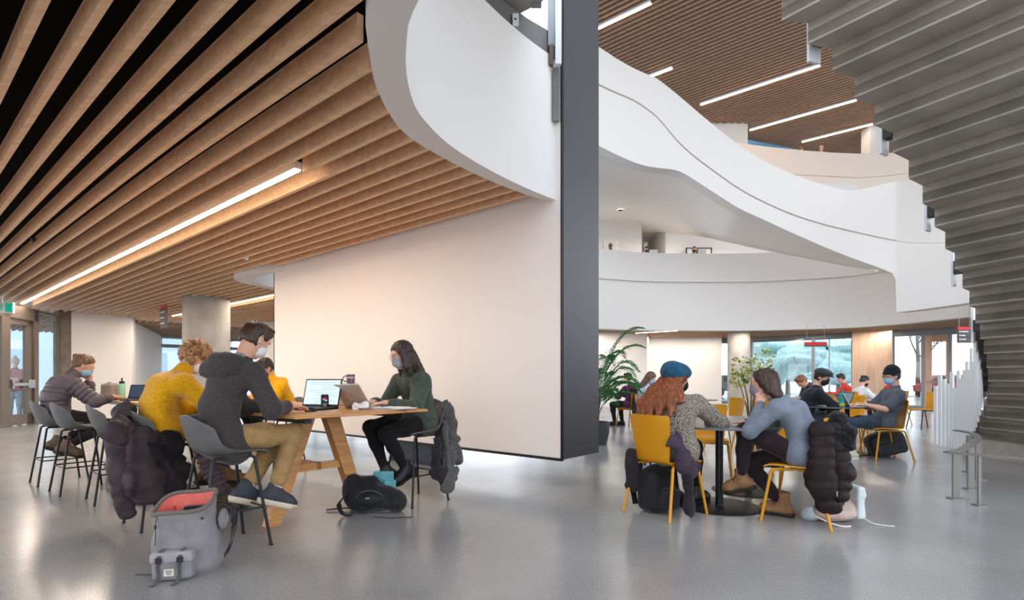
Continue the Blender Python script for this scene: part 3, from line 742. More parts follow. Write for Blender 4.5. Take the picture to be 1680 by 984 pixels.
# exit sign
c = WD(4, 496, 12.3); t = thing('exit_sign', 'green and white running person exit sign above the left door', 'sign', c, 8)
q = MB(); q.box((0, 0, -.12), (.24, .03, .125), bev=.008); q.build('case', M_wht, t)
for s in (-1, 1): q = MB(); q.box((s*.155, -.032, -.12), (.075, .003, .1)); q.build('green_field', M_grn, t)
q = MB(); yv = -.033
q.lathe([(.016, -.002), (.016, .002)], 14, (.012, yv, -.055), [np.array([1., 0, 0]), np.array([0, 0, 1.]), np.array([0, -1., 0])])
for a, b2 in [((.008, -.08), (-.008, -.13)), ((-.008, -.13), (.022, -.155)), ((.022, -.155), (.01, -.2)), ((-.008, -.13), (-.025, -.165)), ((-.025, -.165), (-.052, -.17)), ((.008, -.085), (.04, -.105)), ((.0, -.085), (-.035, -.1)), ((-.035, -.1), (-.045, -.125))]:
    q.tube([(a[0], yv, a[1]), (b2[0], yv, b2[1])], .0065, 6)
q.build('running_figure', M_grn, t)
q = MB(); q.tube([(0, 0, .0), (0, 0, 3.08-c[2])], .01, 6); q.build('stem', M_wht, t)
for px, py, lab, m_ in [(55, 393, 'small dark sprinkler head on the oak slats at far left', M_black), (404, 424, 'small white sensor on the oak slats near the hole around the panel', M_plate)]:
    p = W(px, py, 3.03); t = thing('ceiling_sensor', lab, 'sensor', p)
    q = MB(); q.lathe([(.028, .03), (.035, .01), (.03, -.01), (.012, -.03)], 16); q.build('housing', m_, t, smooth='auto')
    q = MB(); q.lathe([(.01, -.03), (.012, -.036), (.004, -.042)], 10); q.build('sensor_tip', M_black, t)
# ================================================================== FURNITURE
M_oakT = mat('oak_table', '#d09a60', rough=.42, spec=.4, col2='#b98048', vs=4, stretch=(9, .5, 9), rotz=0, detail=6)
M_stool = mat('grey_shell', '#5e5c5b', rough=.55, spec=.35, bump=.04, bs=500)
M_leg = mat('black_steel', '#242628', rough=.45, metal=.3)
M_yel = mat('mustard_shell', '#cf8f08', rough=.42, spec=.4)
M_yleg = mat('mustard_steel', '#cc8c12', rough=.38, spec=.45)
M_top = mat('grey_laminate', '#56585e', rough=.28, spec=.5)
TZ = .9
# ---- long oak bar table
def bar_table():
    a0, a1, b0, b1 = 3.43, 8.5, 1.845, 3.02; c = AB((a0+a1)/2, (b0+b1)/2); L = a1-a0; Wd = b1-b0
    t = thing('bar_table', 'long oak bar table on slanted trestle legs where students sit on stools', 'table', c, 140.3)   # local x = A, y: left of A = -B
    q = MB()
    ch = .05
    poly = [(-L/2+ch, -Wd/2), (L/2, -Wd/2), (L/2, Wd/2), (-L/2, Wd/2)]
    poly = [(-L/2, -Wd/2), (L/2, -Wd/2), (L/2, Wd/2), (-L/2, Wd/2)]
    q.box((0, 0, TZ-.011), (L/2, Wd/2, .011), bev=.004); q.build('table_top', M_oakT, t)
    q = MB()
    for s in (-1, 1): q.box((0, s*(Wd/2-.16), TZ-.045), (L/2-.12, .025, .02))
    q.build('under_rail', M_leg, t)
    for x in (-L/2+.72, L/2-.85):
        for s in (-1, 1):
            # flat oak leg slanting outwards, tapering to the foot
            top = np.array([x, s*.1, TZ-.022]); bot = np.array([x, s*.40, 0]); d = nrm(bot-top); n = np.array([0, d[2]*-1, d[1]]); n = nrm(np.cross([1, 0, 0], d))
            q = MB(); v = []
            for p, hw in ((top+np.array([0, 0, 0]), .062), (bot, .05)):
                for sx in (-1, 1):
                    for sn in (-1, 1):
                        w_ = p+np.array([sx*.045, 0, 0])+np.array([0, sn*hw*1.08, 0]); v.append(w_)
            q.add(v, [(0, 1, 3, 2), (4, 6, 7, 5), (0, 4, 5, 1), (2, 3, 7, 6), (0, 2, 6, 4), (1, 5, 7, 3)]); q.build('leg', M_oakT, t)
        q = MB(); q.box((x, 0, .42), (.02, .27, .03)); q.build('stretcher', M_oakT, t)
    q = MB(); q.box((0, 0, .42), (L/2-.7, .02, .03)); q.build('stretcher', M_oakT, t)
bar_table()

# ---- bar stool with moulded bucket
def make_stool(label, loc, rot):
    t = thing('bar_stool', label, 'stool', loc, rot, 'grey bucket stools at the oak bar table')
    prof = cat_rom([(.215, .632), (.20, .648), (.12, .652), (.0, .640), (-.1, .640), (-.165, .668), (-.208, .745), (-.236, .84), (-.250, .915)], 6); nP = len(prof)
    wid = np.interp(np.linspace(0, 1, nP), [0, .06, .3, .55, .7, .85, .95, 1], [.165, .19, .212, .224, .224, .212, .182, .13])
    lift = np.interp(np.linspace(0, 1, nP), [0, .1, .3, .5, .65, .8, 1], [.0, .002, .018, .07, .085, .04, -.045])
    wrap = np.interp(np.linspace(0, 1, nP), [0, .4, .6, .8, 1], [0, .0, .05, .085, .05])
    def fn(u, v):
        i = u*(nP-1); k = min(int(i), nP-2); f_ = i-k; p = prof[k]*(1-f_)+prof[k+1]*f_; s = 2*v-1
        w_ = np.interp(u*(nP-1), range(nP), wid); l = np.interp(i, range(nP), lift); r = np.interp(i, range(nP), wrap)
        return (p[0]+r*s*s, w_*math.sin(s*PI/2*.92)/math.sin(PI/2*.92), p[1]+l*abs(s)**2.6)
    q = MB(); q.grid(fn, 44, 24, -.010); q.build('seat_shell', M_stool, t, smooth='auto')
    tops = [(.14, .15), (.14, -.15), (-.13, .15), (-.13, -.15)]; feet = [(.225, .215), (.225, -.215), (-.215, .215), (-.215, -.215)]
    for (a, b), (c, d) in zip(tops, feet):
        q = MB(); m1 = np.array([a, b, .618]); f_ = np.array([c, d, .004]); m0 = m1*.97+np.array([0, 0, .005])
        pa = [np.array([a*.3, b*.9, .626]), np.array([a*.85, b*.98, .626]), np.array([a, b, .612])]+[m1+(f_-m1)*k for k in (.06, 1.)]
        q.tube(pa, .0105, 10); q.lathe([(.014, 0), (.014, .006)], 10, (c, d, 0)); q.build('leg', M_leg, t, smooth='auto')
    k = 1-.27/.612; g = [np.array([tops[i][0]+(feet[i][0]-tops[i][0])*k, tops[i][1]+(feet[i][1]-tops[i][1])*k, .27]) for i in (0, 1, 3, 2)]
    q = MB(); q.tube(g, .007, 8, closed=True); q.build('footrest', M_leg, t, smooth='auto')
    return t
stool0 = make_stool('grey bar stool with the man in the dark hooded jacket on it', AB(3.88, 1.57), RB)
STG = 'grey bucket stools at the oak bar table'
dup(stool0, AB(4.92, 1.53), RB, 'grey bar stool under the dark padded coat and the person in mustard sweater')
dup(stool0, AB(6.22, 1.55), RB-4, 'empty grey bar stool nearest the padded coat')
dup(stool0, AB(6.97, 1.42), RB+1, 'empty grey bar stool between another empty stool and the puffer jacket woman')
dup(stool0, AB(7.75, 1.38), RB, 'grey bar stool furthest left, with the puffer jacket woman on it')
dup(stool0, AB(3.95, 3.33), RB+180, 'grey bar stool under the woman in dark green at the right end of the table')
dup(stool0, AB(6.75, 3.45), RB+180, 'grey bar stool under the person in the bright yellow hoodie across the table')

# ---- yellow shell chair
def make_chair(label, loc, rot, legm=M_yleg, name='shell_chair'):
    t = thing(name, label, 'chair', loc, rot, 'mustard yellow shell chairs')
    prof = cat_rom([(.225, .425), (.205, .443), (.12, .450), (.0, .442), (-.12, .440), (-.172, .452), (-.2, .495), (-.218, .58), (-.242, .72), (-.262, .852)], 6); nP = len(prof)
    U = np.linspace(0, 1, nP)
    wid = np.interp(U, [0, .04, .12, .4, .5, .6, .8, .965, 1], [.17, .2, .212, .2, .172, .165, .185, .205, .192])
    lift = np.interp(U, [0, .3, .45, .6, 1], [0, .008, .012, .0, 0]); wrap = np.interp(U, [0, .5, .7, 1], [0, .0, .03, .045])
    def fn(u, v):
        i = u*(nP-1); k = min(int(i), nP-2); f_ = i-k; p = prof[k]*(1-f_)+prof[k+1]*f_; s = 2*v-1
        return (p[0]+np.interp(i, range(nP), wrap)*s*s, np.interp(i, range(nP), wid)*s, p[1]+np.interp(i, range(nP), lift)*s*s)
    q = MB(); q.grid(fn, 44, 14, -.011); q.build('seat_shell', M_yel, t, smooth='auto')
    for sx, sy in ((1, 1), (1, -1), (-1, 1), (-1, -1)):
        a = np.array([sx*.02, sy*.135, .426]); b = np.array([sx*.13, sy*.185, .424]); c = np.array([sx*.17, sy*.203, .395]); f_ = np.array([sx*.235 if sx > 0 else -.265, sy*.245, .0])
        pts = [a, b]+[((1-k)**2*b+2*k*(1-k)*(np.array([sx*.165, sy*.2, .426]))+k*k*c) for k in (.3, .6, 1.)]+[c+(f_-c)*k for k in (.1, 1.)]
        q = MB(); q.tube(pts, .0125, 10); q.build('leg', legm, t, smooth='auto')
    q = MB(); q.box((0, 0, .425), (.05, .14, .006)); q.build('seat_frame', legm, t)
    return t
CH0 = make_chair('mustard chair with back to us under the woman in blue beanie', (1.33, 4.64, 0), 36.)
dup(CH0, (2.36, 4.40, 0), 140.3, 'mustard chair draped with the long dark puffer coat')
dup(CH0, (2.28, 6.2, 0), -110, 'empty mustard chair across the near round ended table from the beanie woman')
dup(CH0, (3.02, 6.15, 0), -155, 'mustard chair hung with a dark strap bag')
dup(CH0, (3.42, 8.6, 0), 190, 'small empty mustard chair in front of the open black laptop near the white wall')
dup(CH0, (3.75, 8.3, 0), 200, 'empty mustard chair seen between the concrete column and the woman in grey blue')
dup(CH0, (5.36, 7.72, 0), 172, 'mustard chair under the man in the black beanie')
dup(CH0, (4.55, 8.25, 0), -18, 'mustard chair under the man in the dark flat cap')
dup(CH0, (5.6, 9.0, 0), -128, 'empty mustard chair just behind the far table, left of the beanie man')
dup(CH0, (6.3, 9.9, 0), -120, 'empty mustard chair behind the beanie man, beside the white shirt woman')
bl = dup(CH0, (9.6, 12.5, 0), 178, 'lone mustard chair with dark legs near the right glass door')
for ch in bl.children:
    if ch.name.startswith(('leg', 'seat_frame')):
        ch.data = ch.data.copy(); ch.data.materials.clear(); ch.data.materials.append(M_leg)

# ---- racetrack tables on two posts
def cafe_table(label, c, rot, L, Wd, posts=(-.44, .44), base=.36, mt=M_top):
    t = thing('cafe_table', label, 'table', (c[0], c[1], 0), rot, 'round ended grey tables on black posts')
    pts = []
    for k in range(25): a = -PI/2+PI*k/24; pts.append((L/2-Wd/2+Wd/2*math.cos(a), Wd/2*math.sin(a)))
    for k in range(25): a = PI/2+PI*k/24; pts.append((-L/2+Wd/2+Wd/2*math.cos(a), Wd/2*math.sin(a)))
    q = MB(); q.prism(pts, .724, .742); q.build('table_top', mt, t)
    for x in posts:
        q = MB(); q.tube([(x, 0, .012), (x, 0, .724)], .034, 14); q.box((x, 0, .716), (.12, .12, .006)); q.build('post', M_black, t, smooth='auto')
        q = MB(); q.lathe([(base, 0), (base, .006), (base-.02, .012), (.04, .014), (.036, .03)], 36, (x, 0, 0)); q.build('base_plate', M_leg, t, smooth='auto')
    return t
cafe_table('round ended grey table with the two women at it', (2.16, 5.2), RB, 1.75, .95)
cafe_table('round ended grey table between the flat cap man and the beanie man', (5.02, 8.25), RB-28, 1.15, .9, (-.2, .2), .3)
cafe_table('low dark table holding the open black laptop in front of the white wall', (3.6, 10.9), 0, 1.1, .9, (0,), .32)
cafe_table('small round table in front of the man in the purple hoodie, behind the palm', (2.0, 13.1), 0, .9, .9, (0,), .32)
cafe_table('round table of the woman in white and the people in red at the windows', (9.35, 13.3), 0, 1.1, .95, (0,), .32)
cafe_table('dark round table in front of the hunched figure behind the flat cap man', (5.35, 10.9), 0, .9, .9, (0,), .32)
# ================================================================== PEOPLE
M_skin = mat('skin', '#d9a68c', rough=.5, spec=.35, sheen=.1); M_skin2 = mat('skin_warm', '#c98f73', rough=.5); M_eye = mat('eye_white', '#e8e4df', rough=.25); M_iris = mat('eye_dark', '#2a1c14', rough=.2)
def hairm(name, c1, c2, s=90): return mat(name, c1, rough=.42, spec=.45, col2=c2, vs=s, stretch=(1, 1, .12), detail=4, bump=.5, bs=150, lo=.3, hi=.7)
def cloth(name, c, c2=None, vs=30, bump=.25, bs=300, sheen=.15, rough=.85, **k): return mat(name, c, rough=rough, spec=.2, col2=c2, vs=vs, bump=bump, bs=bs, sheen=sheen, **k)
def ik(a, c, l1, l2, pole):
    a = np.array(a, float); c = np.array(c, float); d = c-a; L = np.linalg.norm(d)
    if L > (l1+l2)*.995: s_ = L/((l1+l2)*.995); l1 *= s_; l2 *= s_
    u = d/L; x = (l1*l1-l2*l2+L*L)/(2*L); h = math.sqrt(max(l1*l1-x*x, 0)); p = np.array(pole, float); p = p-u*(p@u); p /= np.linalg.norm(p)+1e-9
    return a+u*x+p*h
def hand_prims(Wp, d, n, left, curl=.5, fr=.0085, sc=1.):
    d = nrm(d); n = np.array(n, float); n = nrm(n-d*(n@d)); lat = -np.cross(d, n) if left else np.cross(d, n); P = []
    P.append(cone(Wp-d*.02, Wp+d*.02, .021*sc, .020*sc, .012, lat, 1.35))
    P.append(cone(Wp+d*.025*sc, Wp+d*.078*sc, .0145*sc, .0135*sc, .018, lat, 2.55))
    for k, (o, L) in enumerate(((.030, .072), (.0105, .080), (-.010, .074), (-.0285, .058))):
        p = Wp+d*(.088 if k in (1, 2) else .083)*sc+lat*o*sc; ang = 0.; rr = fr*(1. if k < 3 else .88)
        for seg, (fl, cu) in enumerate(((.44, .55), (.31, .75), (.25, .5))):
            ang += curl*cu; q = p+(d*math.cos(ang)+n*math.sin(ang)+lat*o*1.2)*L*fl*sc; P.append(cone(p, q, rr*(1-.07*seg), rr*(.95-.08*seg), .003 if seg else .006)); p = q
    p = Wp+d*.022*sc+lat*.026*sc+n*.004; q = p+nrm(d*.62+lat*.62+n*.35)*.042*sc; P.append(cone(p, q, .0135*sc, .0105*sc, .012)); r_ = q+nrm(d*.9+lat*.12+n*.35)*.034*sc; P.append(cone(q, r_, .0100*sc, .0082*sc, .004)); return P

def person(name, label, loc, rot, S, group=None):
    """seated or standing figure; local x forward, y to its left, z up from the floor"""
    t = thing(name, label, 'person', loc, rot, group)
    fem = S.get('fem', False); h = S.get('h', .0065); hc = S.get('hc', h*1.45); k_ = S.get('sc', 1.)
    V = lambda p: np.array(p, float)
    hip = V(S.get('hip', (-.02, 0, .755))); Hc = V(S['head']); yaw, pit, rol = [math.radians(a) for a in (S.get('look', (0, 20))+(0,))[:3]]
    hf = V((math.cos(yaw)*math.cos(pit), math.sin(yaw)*math.cos(pit), -math.sin(pit))); hl = nrm(np.cross((0, 0, 1), hf)); hl = nrm(hl+V((0, 0, math.sin(rol)))); hu = nrm(np.cross(hf, hl)); hl = np.cross(hu, hf)
    HP = lambda f, l, u: Hc+(hf*f+hl*l+hu*u)*k_
    HR = np.stack([hf, hl, hu])
    N = V(S.get('neck', Hc+V((-.085, 0, -.185))))
    ty = math.radians(S.get('twist', 0)); lt = V((-math.sin(ty), math.cos(ty), 0)); fw = V((math.cos(ty), math.sin(ty), 0))
    ctl = (hip+N)/2+V(S.get('bulge', (-.09, 0, .02))); sp = lambda a: (1-a)**2*hip+2*a*(1-a)*ctl+a*a*N
    sw = S.get('sw', .165 if fem else .185)*k_; sd = nrm(sp(1)-sp(.8))
    sh = {s: N-sd*.065+lt*s*sw+fw*S.get('shf', .03) for s in (1, -1)}
    hp = {s: hip+V((.03, s*.088, -.0)) for s in (1, -1)}
    la, lf = .285*k_, .255*k_; lth, lsh = .43*k_, .43*k_
    wr = {1: V(S['wl'][0]), -1: V(S['wr'][0])}; hd = {1: S['wl'], -1: S['wr']}
    el = {s: ik(sh[s], wr[s], la, lf, S.get('pole_l' if s > 0 else 'pole_r', (-.25, s*.5, -.8))) for s in (1, -1)}
    an = {1: V(S['al'][0]), -1: V(S['ar'][0])}; toe = {1: nrm(S['al'][1]), -1: nrm(S['ar'][1])}
    kn = {s: ik(hp[s], an[s], lth, lsh, S.get('kpole', (.8, s*.12, .6))) for s in (1, -1)}
    tw = 1.32 if fem else 1.4
    # ---------------- body: one continuous skin surface
    thin = .92
    B = [cone(hip-lt*.05, hip+lt*.05, .095, .095, .04), cone(hip, sp(.4), .095*thin, .088*thin, .04, lt, tw), cone(sp(.4), sp(.75), .088*thin, .098*thin, .04, lt, tw), cone(sp(.75), N-sd*.05, .095*thin, .06, .04, lt, 1.5),
         cone(sh[1], sh[-1], .05, .05, .05), cone(N-sd*.03, HP(-.03, 0, -.06), .056 if not fem else .048, .052 if not fem else .045, .03)]
    for s in (1, -1):
        B += [cone(sh[s], el[s], .048*thin, .038, .03), cone(el[s], el[s]+(wr[s]-el[s])*.35, .038, .039, .02), cone(el[s]+(wr[s]-el[s])*.35, wr[s], .039, .024, .02)]
        B += [cone(hp[s], kn[s], .082*thin, .052, .03), cone(kn[s], kn[s]*.65+an[s]*.35, .052, .052, .02), cone(kn[s]*.65+an[s]*.35, an[s], .052, .034, .02), cone(an[s]+V((0, 0, -.05)), an[s]+V((0, 0, -.055))+toe[s]*.13, .03, .025, .02)]
        W_, d_, n_, cu = hd[s]; B += hand_prims(wr[s], V(d_), V(n_), s > 0, cu, max(.0085, h*1.15), k_)
    B += [ell(HP(-.012, 0, .032), V((.099, .077, .092))*k_, HR, .03), ell(HP(.018, 0, -.042), V((.070, .058, .078))*k_, HR, .03), ell(HP(.062, 0, -.092), V((.024, .024, .02))*k_, HR, .03),
          cone(HP(.088, 0, .018), HP(.108, 0, -.028), .008*k_, .0125*k_, .014), cone(HP(.092, -.012, -.031), HP(.092, .012, -.031), .009*k_, .009*k_, .008),
          cone(HP(.078, -.035, .034), HP(.078, .035, .034), .014*k_, .014*k_, .02), cone(HP(.086, -.018, -.062), HP(.086, .018, -.062), .0075*k_, .0075*k_, .006)]
    for s in (1, -1):
        B += [ell(HP(-.012, s*.077, -.006), V((.020, .010, .031))*k_, HR, .008), ell(HP(-.004, s*.084, -.004), V((.010, .008, .017))*k_, HR, .004, 's'), ell(HP(.092, s*.031, .012), V((.016, .019, .012))*k_, HR, .012, 's')]
    body = blob('body', B, h, S.get('skin', M_skin), t)
    if S.get('eyes', h < .009):
        for s in (1, -1):
            q = MB(); q.lathe([(.0115*math.sin(a), -.0115*math.cos(a)) for a in np.linspace(.05, PI-.05, 9)], 14, HP(.0755, s*.031, .012), np.stack([hl, hu, hf])); q.build('eye', M_eye, t, smooth=True)
            q = MB(); q.lathe([(.0055, .0), (.0035, .0022)], 12, HP(.0855, s*.031, .011), np.stack([hl, hu, hf])); q.build('iris', M_iris, t)
            if not S.get('nobrow'): q = MB(); q.tube([HP(.088, s*.014, .034), HP(.091, s*.031, .041), HP(.080, s*.050, .036)], [.003, .0042, .002], 6); q.build('eyebrow', S['hairm'], t, smooth=True)
    # ---------------- garments
    T = S['top']; th = T.get('th', .012); qt = T.get('quilt'); mt = T['m']
    G = [cone(hip-lt*.075+V((-.015, 0, -.01)), hip+lt*.075+V((-.015, 0, -.01)), .112+th, .112+th, .05)]
    if T.get('hem', 0): G += [cone(hip+V((-.02, -.06, -.0)), hip+V((.06, -.06, -T['hem']*.4)), .11+th, .10+th, .05), cone(hip+V((-.02, .06, 0)), hip+V((.06, .06, -T['hem']*.4)), .11+th, .10+th, .05)]
    G += [cone(hip, sp(.4), .100+th, .096+th, .05, lt, tw, quilt=qt), cone(sp(.4), sp(.75), .096+th, .104+th, .05, lt, tw, quilt=qt), cone(sp(.75), N-sd*.055, .100+th, .062+th*.6, .05, lt, 1.55, quilt=qt), cone(sh[1]-sd*.005, sh[-1]-sd*.005, .053+th*.8, .053+th*.8, .06)]
    G += [cone(N-sd*.05, N+nrm(HP(-.03, 0, -.06)-N)*T.get('collar', .025), .07+th*.5, .06+th*.4, .02)]
    for s in (1, -1):
        sl = T.get('sleeve', 1.)
        if sl >= 1:
            e = wr[s]-(wr[s]-el[s])*T.get('cuff', .04)/lf
            G += [cone(sh[s], el[s], .056+th, .045+th, .035, quilt=qt), cone(el[s], el[s]+(e-el[s])*.8, .045+th, .036+th*.8, .03, quilt=qt), cone(el[s]+(e-el[s])*.8, e, .036+th*.8, .031+th*.5, .012)]
        else: G += [cone(sh[s], sh[s]+(el[s]-sh[s])*sl, .058+th, .055+th, .03)]
    for g in T.get('extra', []): G.append(g)
    blob(T.get('name', 'sweater'), G, hc, mt, t, wob(T.get('wob', .005), T.get('fr', 17), S.get('seed', 1), (1, 1, .6)))
    if T.get('hood'):
        hb = N+V((-.03, 0, -.01))
        arc = [hb+V((.10*math.cos(a)-.02, .125*math.sin(a), .02-.03*math.cos(a))) for a in np.linspace(.8, 2*PI-.8, 11)]
        G = [cone(arc[k], arc[k+1], .030+.014*math.sin(PI*k/10), .030+.014*math.sin(PI*(k+1)/10), .02) for k in range(10)]
        G += [ell(hb+V((-.10, 0, -.03)), (.125, .172, .105), None, .04), plane(hb+V((-.1, 0, -.095)), (-.30, 0, -.95))]
        hd_ = blob('hood', G, hc, mt, t, wob(.006, 20, S.get('seed', 1)+3))
        if T.get('lining'): blob('hood_lining', [ell(hb+V((-.045, 0, .042)), (.10, .105, .040), np.array([[.86, 0, .5], [0, 1, 0], [-.5, 0, .86]]), .02)], hc, T['lining'], hd_, wob(.004, 30, 2))
    L_ = S['bot']; tl = L_.get('th', .012)
    G = [cone(hip-lt*.055+V((0, 0, -.02)), hip+lt*.055+V((0, 0, -.02)), .102, .102, .05)]
    for s in (1, -1):
        e = an[s]+(kn[s]-an[s])*L_.get('len', .08)/lsh
        G += [cone(hp[s]+V((.0, -s*.012, -.01)), hp[s]+(kn[s]-hp[s])*.5, .085+tl*.5, .074+tl, .05), cone(hp[s]+(kn[s]-hp[s])*.5, kn[s], .074+tl, .056+tl, .04), cone(kn[s], kn[s]*.6+e*.4, .056+tl, .051+tl, .03), cone(kn[s]*.6+e*.4, e, .051+tl, L_.get('ank', .040)+tl*.7, .03), plane(e+nrm(an[s]-kn[s])*.015, nrm(an[s]-kn[s])) if False else cone(e, e+nrm(an[s]-kn[s])*.012, L_.get('ank', .040)+tl*.7, L_.get('ank', .040)+tl*.6, .01)]
    blob('trousers', G, hc, L_['m'], t, wob(L_.get('wob', .004), 20, S.get('seed', 1)+5))
    F_ = S['shoe']
    for s in (1, -1):
        a = an[s]; d = toe[s]; side = nrm(np.cross((0, 0, 1), d)); up = np.cross(d, side); fl = .235 if fem else .26; hh = .082
        heel = a-d*.052-up*hh*.52; ball = a+d*(fl*.5)-up*hh*.62; tip = a+d*(fl-.085)-up*hh*.68; bot = a-up*hh
        P = [cone(heel, ball, .040, .036, .03, side, 1.12), cone(ball, tip, .036, .026, .02, side, 1.35), cone(a-d*.012+up*F_.get('shaft', .02), a-up*.03, .041, .046, .03), cone(a, ball+up*.012, .044, .030, .04), plane(bot, -up)]
        if F_.get('boot'): P = [cone(heel, ball+up*.006, .043, .042, .03, side, 1.1), cone(ball+up*.006, tip+up*.010, .042, .036, .02, side, 1.25), cone(a-d*.014+up*F_.get('shaft', .02), a-d*.008-up*.03, .047, .049, .02), cone(a-up*.005, ball+up*.02, .048, .036, .04), plane(a-d*.014+up*(F_.get('shaft', .02)+.012)+d*.0, up), plane(bot, -up)]
        so = blob('shoe' if not F_.get('boot') else 'boot', P, hc*.9, F_['m'], t, wob(.0015, 40, 3))
        Q = [cone(heel-up*.03, ball-up*.02, .047, .047, .03, side, 1.05), cone(ball-up*.02, tip-up*.008, .047, .034, .02, side, 1.3), plane(bot+up*F_.get('sole_h', .012), up), plane(bot-up*F_.get('sole_t', .014), -up)]
        v, f = sculpt(Q, hc*.75); o = link('sole', v, f, F_['sole'], so, True)
        if F_.get('boot'): q = MB(); q.box(heel-up*(hh*.48+.008)+d*.012, (.038, .042, .016), [d, side, up], bev=.006); q.build('heel_block', F_['sole'], so)
        if F_.get('sock'):
            blob('sock', [cone(a+up*.0, a+(kn[s]-a)*.27, .043, .046, .02)], hc, F_['sock'], t, wob(.002, 60, 2))
        if F_.get('lace'):
            q = MB()
            for j in range(4): c = a+d*(.03+.022*j)+up*(.008-.012*j); q.tube([c-side*.026, c+up*.006, c+side*.026], .0035, 6)
            q.tube([a+d*.03+up*.012, a+d*.05+up*.03+side*.03, a+d*.06+side*.05-up*.01], .003, 6); q.build('laces', F_['lace'], so, smooth=True, fixn=True)
    # ---------------- hair, hat, mask
    Hk = S.get('hair', 'short'); hm = S['hairm']; hh_ = S.get('hh', min(h*1.15, .012))
    fc = plane(HP(.066, 0, .062), hf*.82-hu*.57); G = None
    base = [ell(HP(-.016, 0, .045), V((.106, .087, .096))*k_, HR, .02)]
    if Hk == 'short': G = base+[ell(HP(-.03, 0, -.01), V((.084, .081, .075))*k_, HR, .03), cone(HP(.048, -.035, .108), HP(.048, .035, .112), .026, .026, .03), fc, plane(HP(0, 0, -.052), -hu), ell(HP(.035, .085, -.035), V((.045, .03, .05))*k_, HR, .012, 's'), ell(HP(.035, -.085, -.035), V((.045, .03, .05))*k_, HR, .012, 's'), ell(HP(-.008, .092, -.02), V((.026, .02, .042))*k_, HR, .006, 's'), ell(HP(-.008, -.092, -.02), V((.026, .02, .042))*k_, HR, .006, 's')]; ds = wob(.0050, 120, 4, (1, 1, .45))
    elif Hk == 'curly':
        rg = np.random.RandomState(5); G = list(base)
        for _ in range(300):
            a, b2 = rg.uniform(-PI, PI), math.acos(rg.uniform(-.85, 1)); v = V((math.sin(b2)*math.cos(a), math.sin(b2)*math.sin(a), math.cos(b2)))
            p = HP(-.02+v[0]*.114, v[1]*.102, .035+v[2]*.112)
            if (p-HP(.085, 0, .055))@(hf*.85-hu*.5) < 0 and not (v[2] < -.1 and v[0] > .1): G.append(ell(p, [rg.uniform(.012, .022)]*3, None, .004))
        G.append(plane(HP(.1, 0, .055), hf*.85-hu*.5)); ds = wob(.004, 130, 4)
    else:
        G = base+[ell(HP(-.03, 0, -.01), V((.088, .083, .085))*k_, HR, .03), fc]; ds = wob(.0042, 170, 4, (1, 1, .1))
        for g in S.get('locks', []): G.append(cone(HP(*g[0]), HP(*g[1]), g[2], g[3], .03, (lt if len(g) < 6 else g[5]), g[4]))
        if Hk == 'bun': G.append(plane(HP(.062, 0, .088), hf*.75-hu*.66)); G += [ell(HP(.045, s*.088, -.025), V((.055, .034, .06))*k_, HR, .012, 's') for s in (1, -1)]+[ell(HP(-.008, s*.094, -.02), V((.028, .02, .045))*k_, HR, .006, 's') for s in (1, -1)]; G.append(ell(HP(-.115, 0, .06), (.035, .04, .035), None, .02))
    if S.get('hat') in ('beanie', 'cap', 'toque'): G = G+[plane(HP(0, 0, .05), hu-hf*.05)]
    if G is not None: blob('hair', G, hh_, hm, t, ds)
    if S.get('hat') == 'beanie':
        sl = S.get('slouch', .0)
        P = [ell(HP(-.02, 0, .065), V((.108, .090, .108))*k_, HR, .03), plane(HP(.0, 0, .048), -hu*.97+hf*.05)]
        if sl: P = [ell(HP(-.03, 0, .062), (.128, .116, .088), HR, .04), ell(HP(-.09, .0, .045), (.085, .110, .088), HR, .04), plane(HP(.05, 0, .015), -hu*.9+hf*.42)]
        b_ = blob('beanie', P, hh_, S['hatm'], t, wob(.005 if sl else .003, 28, 8))
        P = [ell(HP(-.015, 0, .05), V((.116, .096, .085))*k_, HR, .01), plane(HP(0, 0, .082), hu-hf*.1), plane(HP(0, 0, .036), -hu+hf*.1)]
        v, f = sculpt(P, hh_*.8, wob(.0012, 200, 3)); link('beanie_cuff', v, f, S['hatm'], b_, True)
    if S.get('hat') == 'cap':
        P = [ell(HP(-.012, 0, .068), V((.122, .1, .078))*k_, HR, .02), ell(HP(.03, 0, .09), (.1, .095, .045), HR, .03), plane(HP(0, 0, .045), -hu)]
        b_ = blob('flat_cap', P, hh_, S['hatm'], t, wob(.002, 40, 8))
        v, f = sculpt([ell(HP(.1, 0, .06), (.06, .075, .012), HR, .01)], hh_*.8); link('cap_peak', v, f, S['hatm'], b_, True)
    if S.get('hat') == 'toque':
        P = [ell(HP(-.015, 0, .075), (.118, .1, .09), HR, .03), ell(HP(-.03, 0, .18), (.045, .045, .04), HR, .02), plane(HP(0, 0, .03), -hu)]
        blob('knit_hat', P, hh_, S['hatm'], t, wob(.006, 60, 8))
    if S.get('mask') is not None:
        P = [ell(HP(.046, 0, -.052), V((.057, .064, .062))*k_, HR, .02), cone(HP(.097, 0, -.004), HP(.098, 0, -.048), .014*k_, .020*k_, .03), plane(HP(.012, 0, 0), -hf), plane(HP(0, 0, .012), hu*.9-hf*.25), plane(HP(0, 0, -.116), -hu)]
        mk = blob('face_mask', P, min(hh_, .007), S['mask'], t, wob(.0012, 60, 9, (.2, .2, 1)))
        q = MB()
        for s in (1, -1): q.tube([HP(.03, s*.066, -.02), HP(.0, s*.081, .015), HP(-.022, s*.089, .03), HP(-.034, s*.088, .002), HP(-.02, s*.083, -.04), HP(.025, s*.066, -.085)], .0018, 5)
        q.build('ear_loops', S.get('loopm', S['mask']), mk, smooth=True)
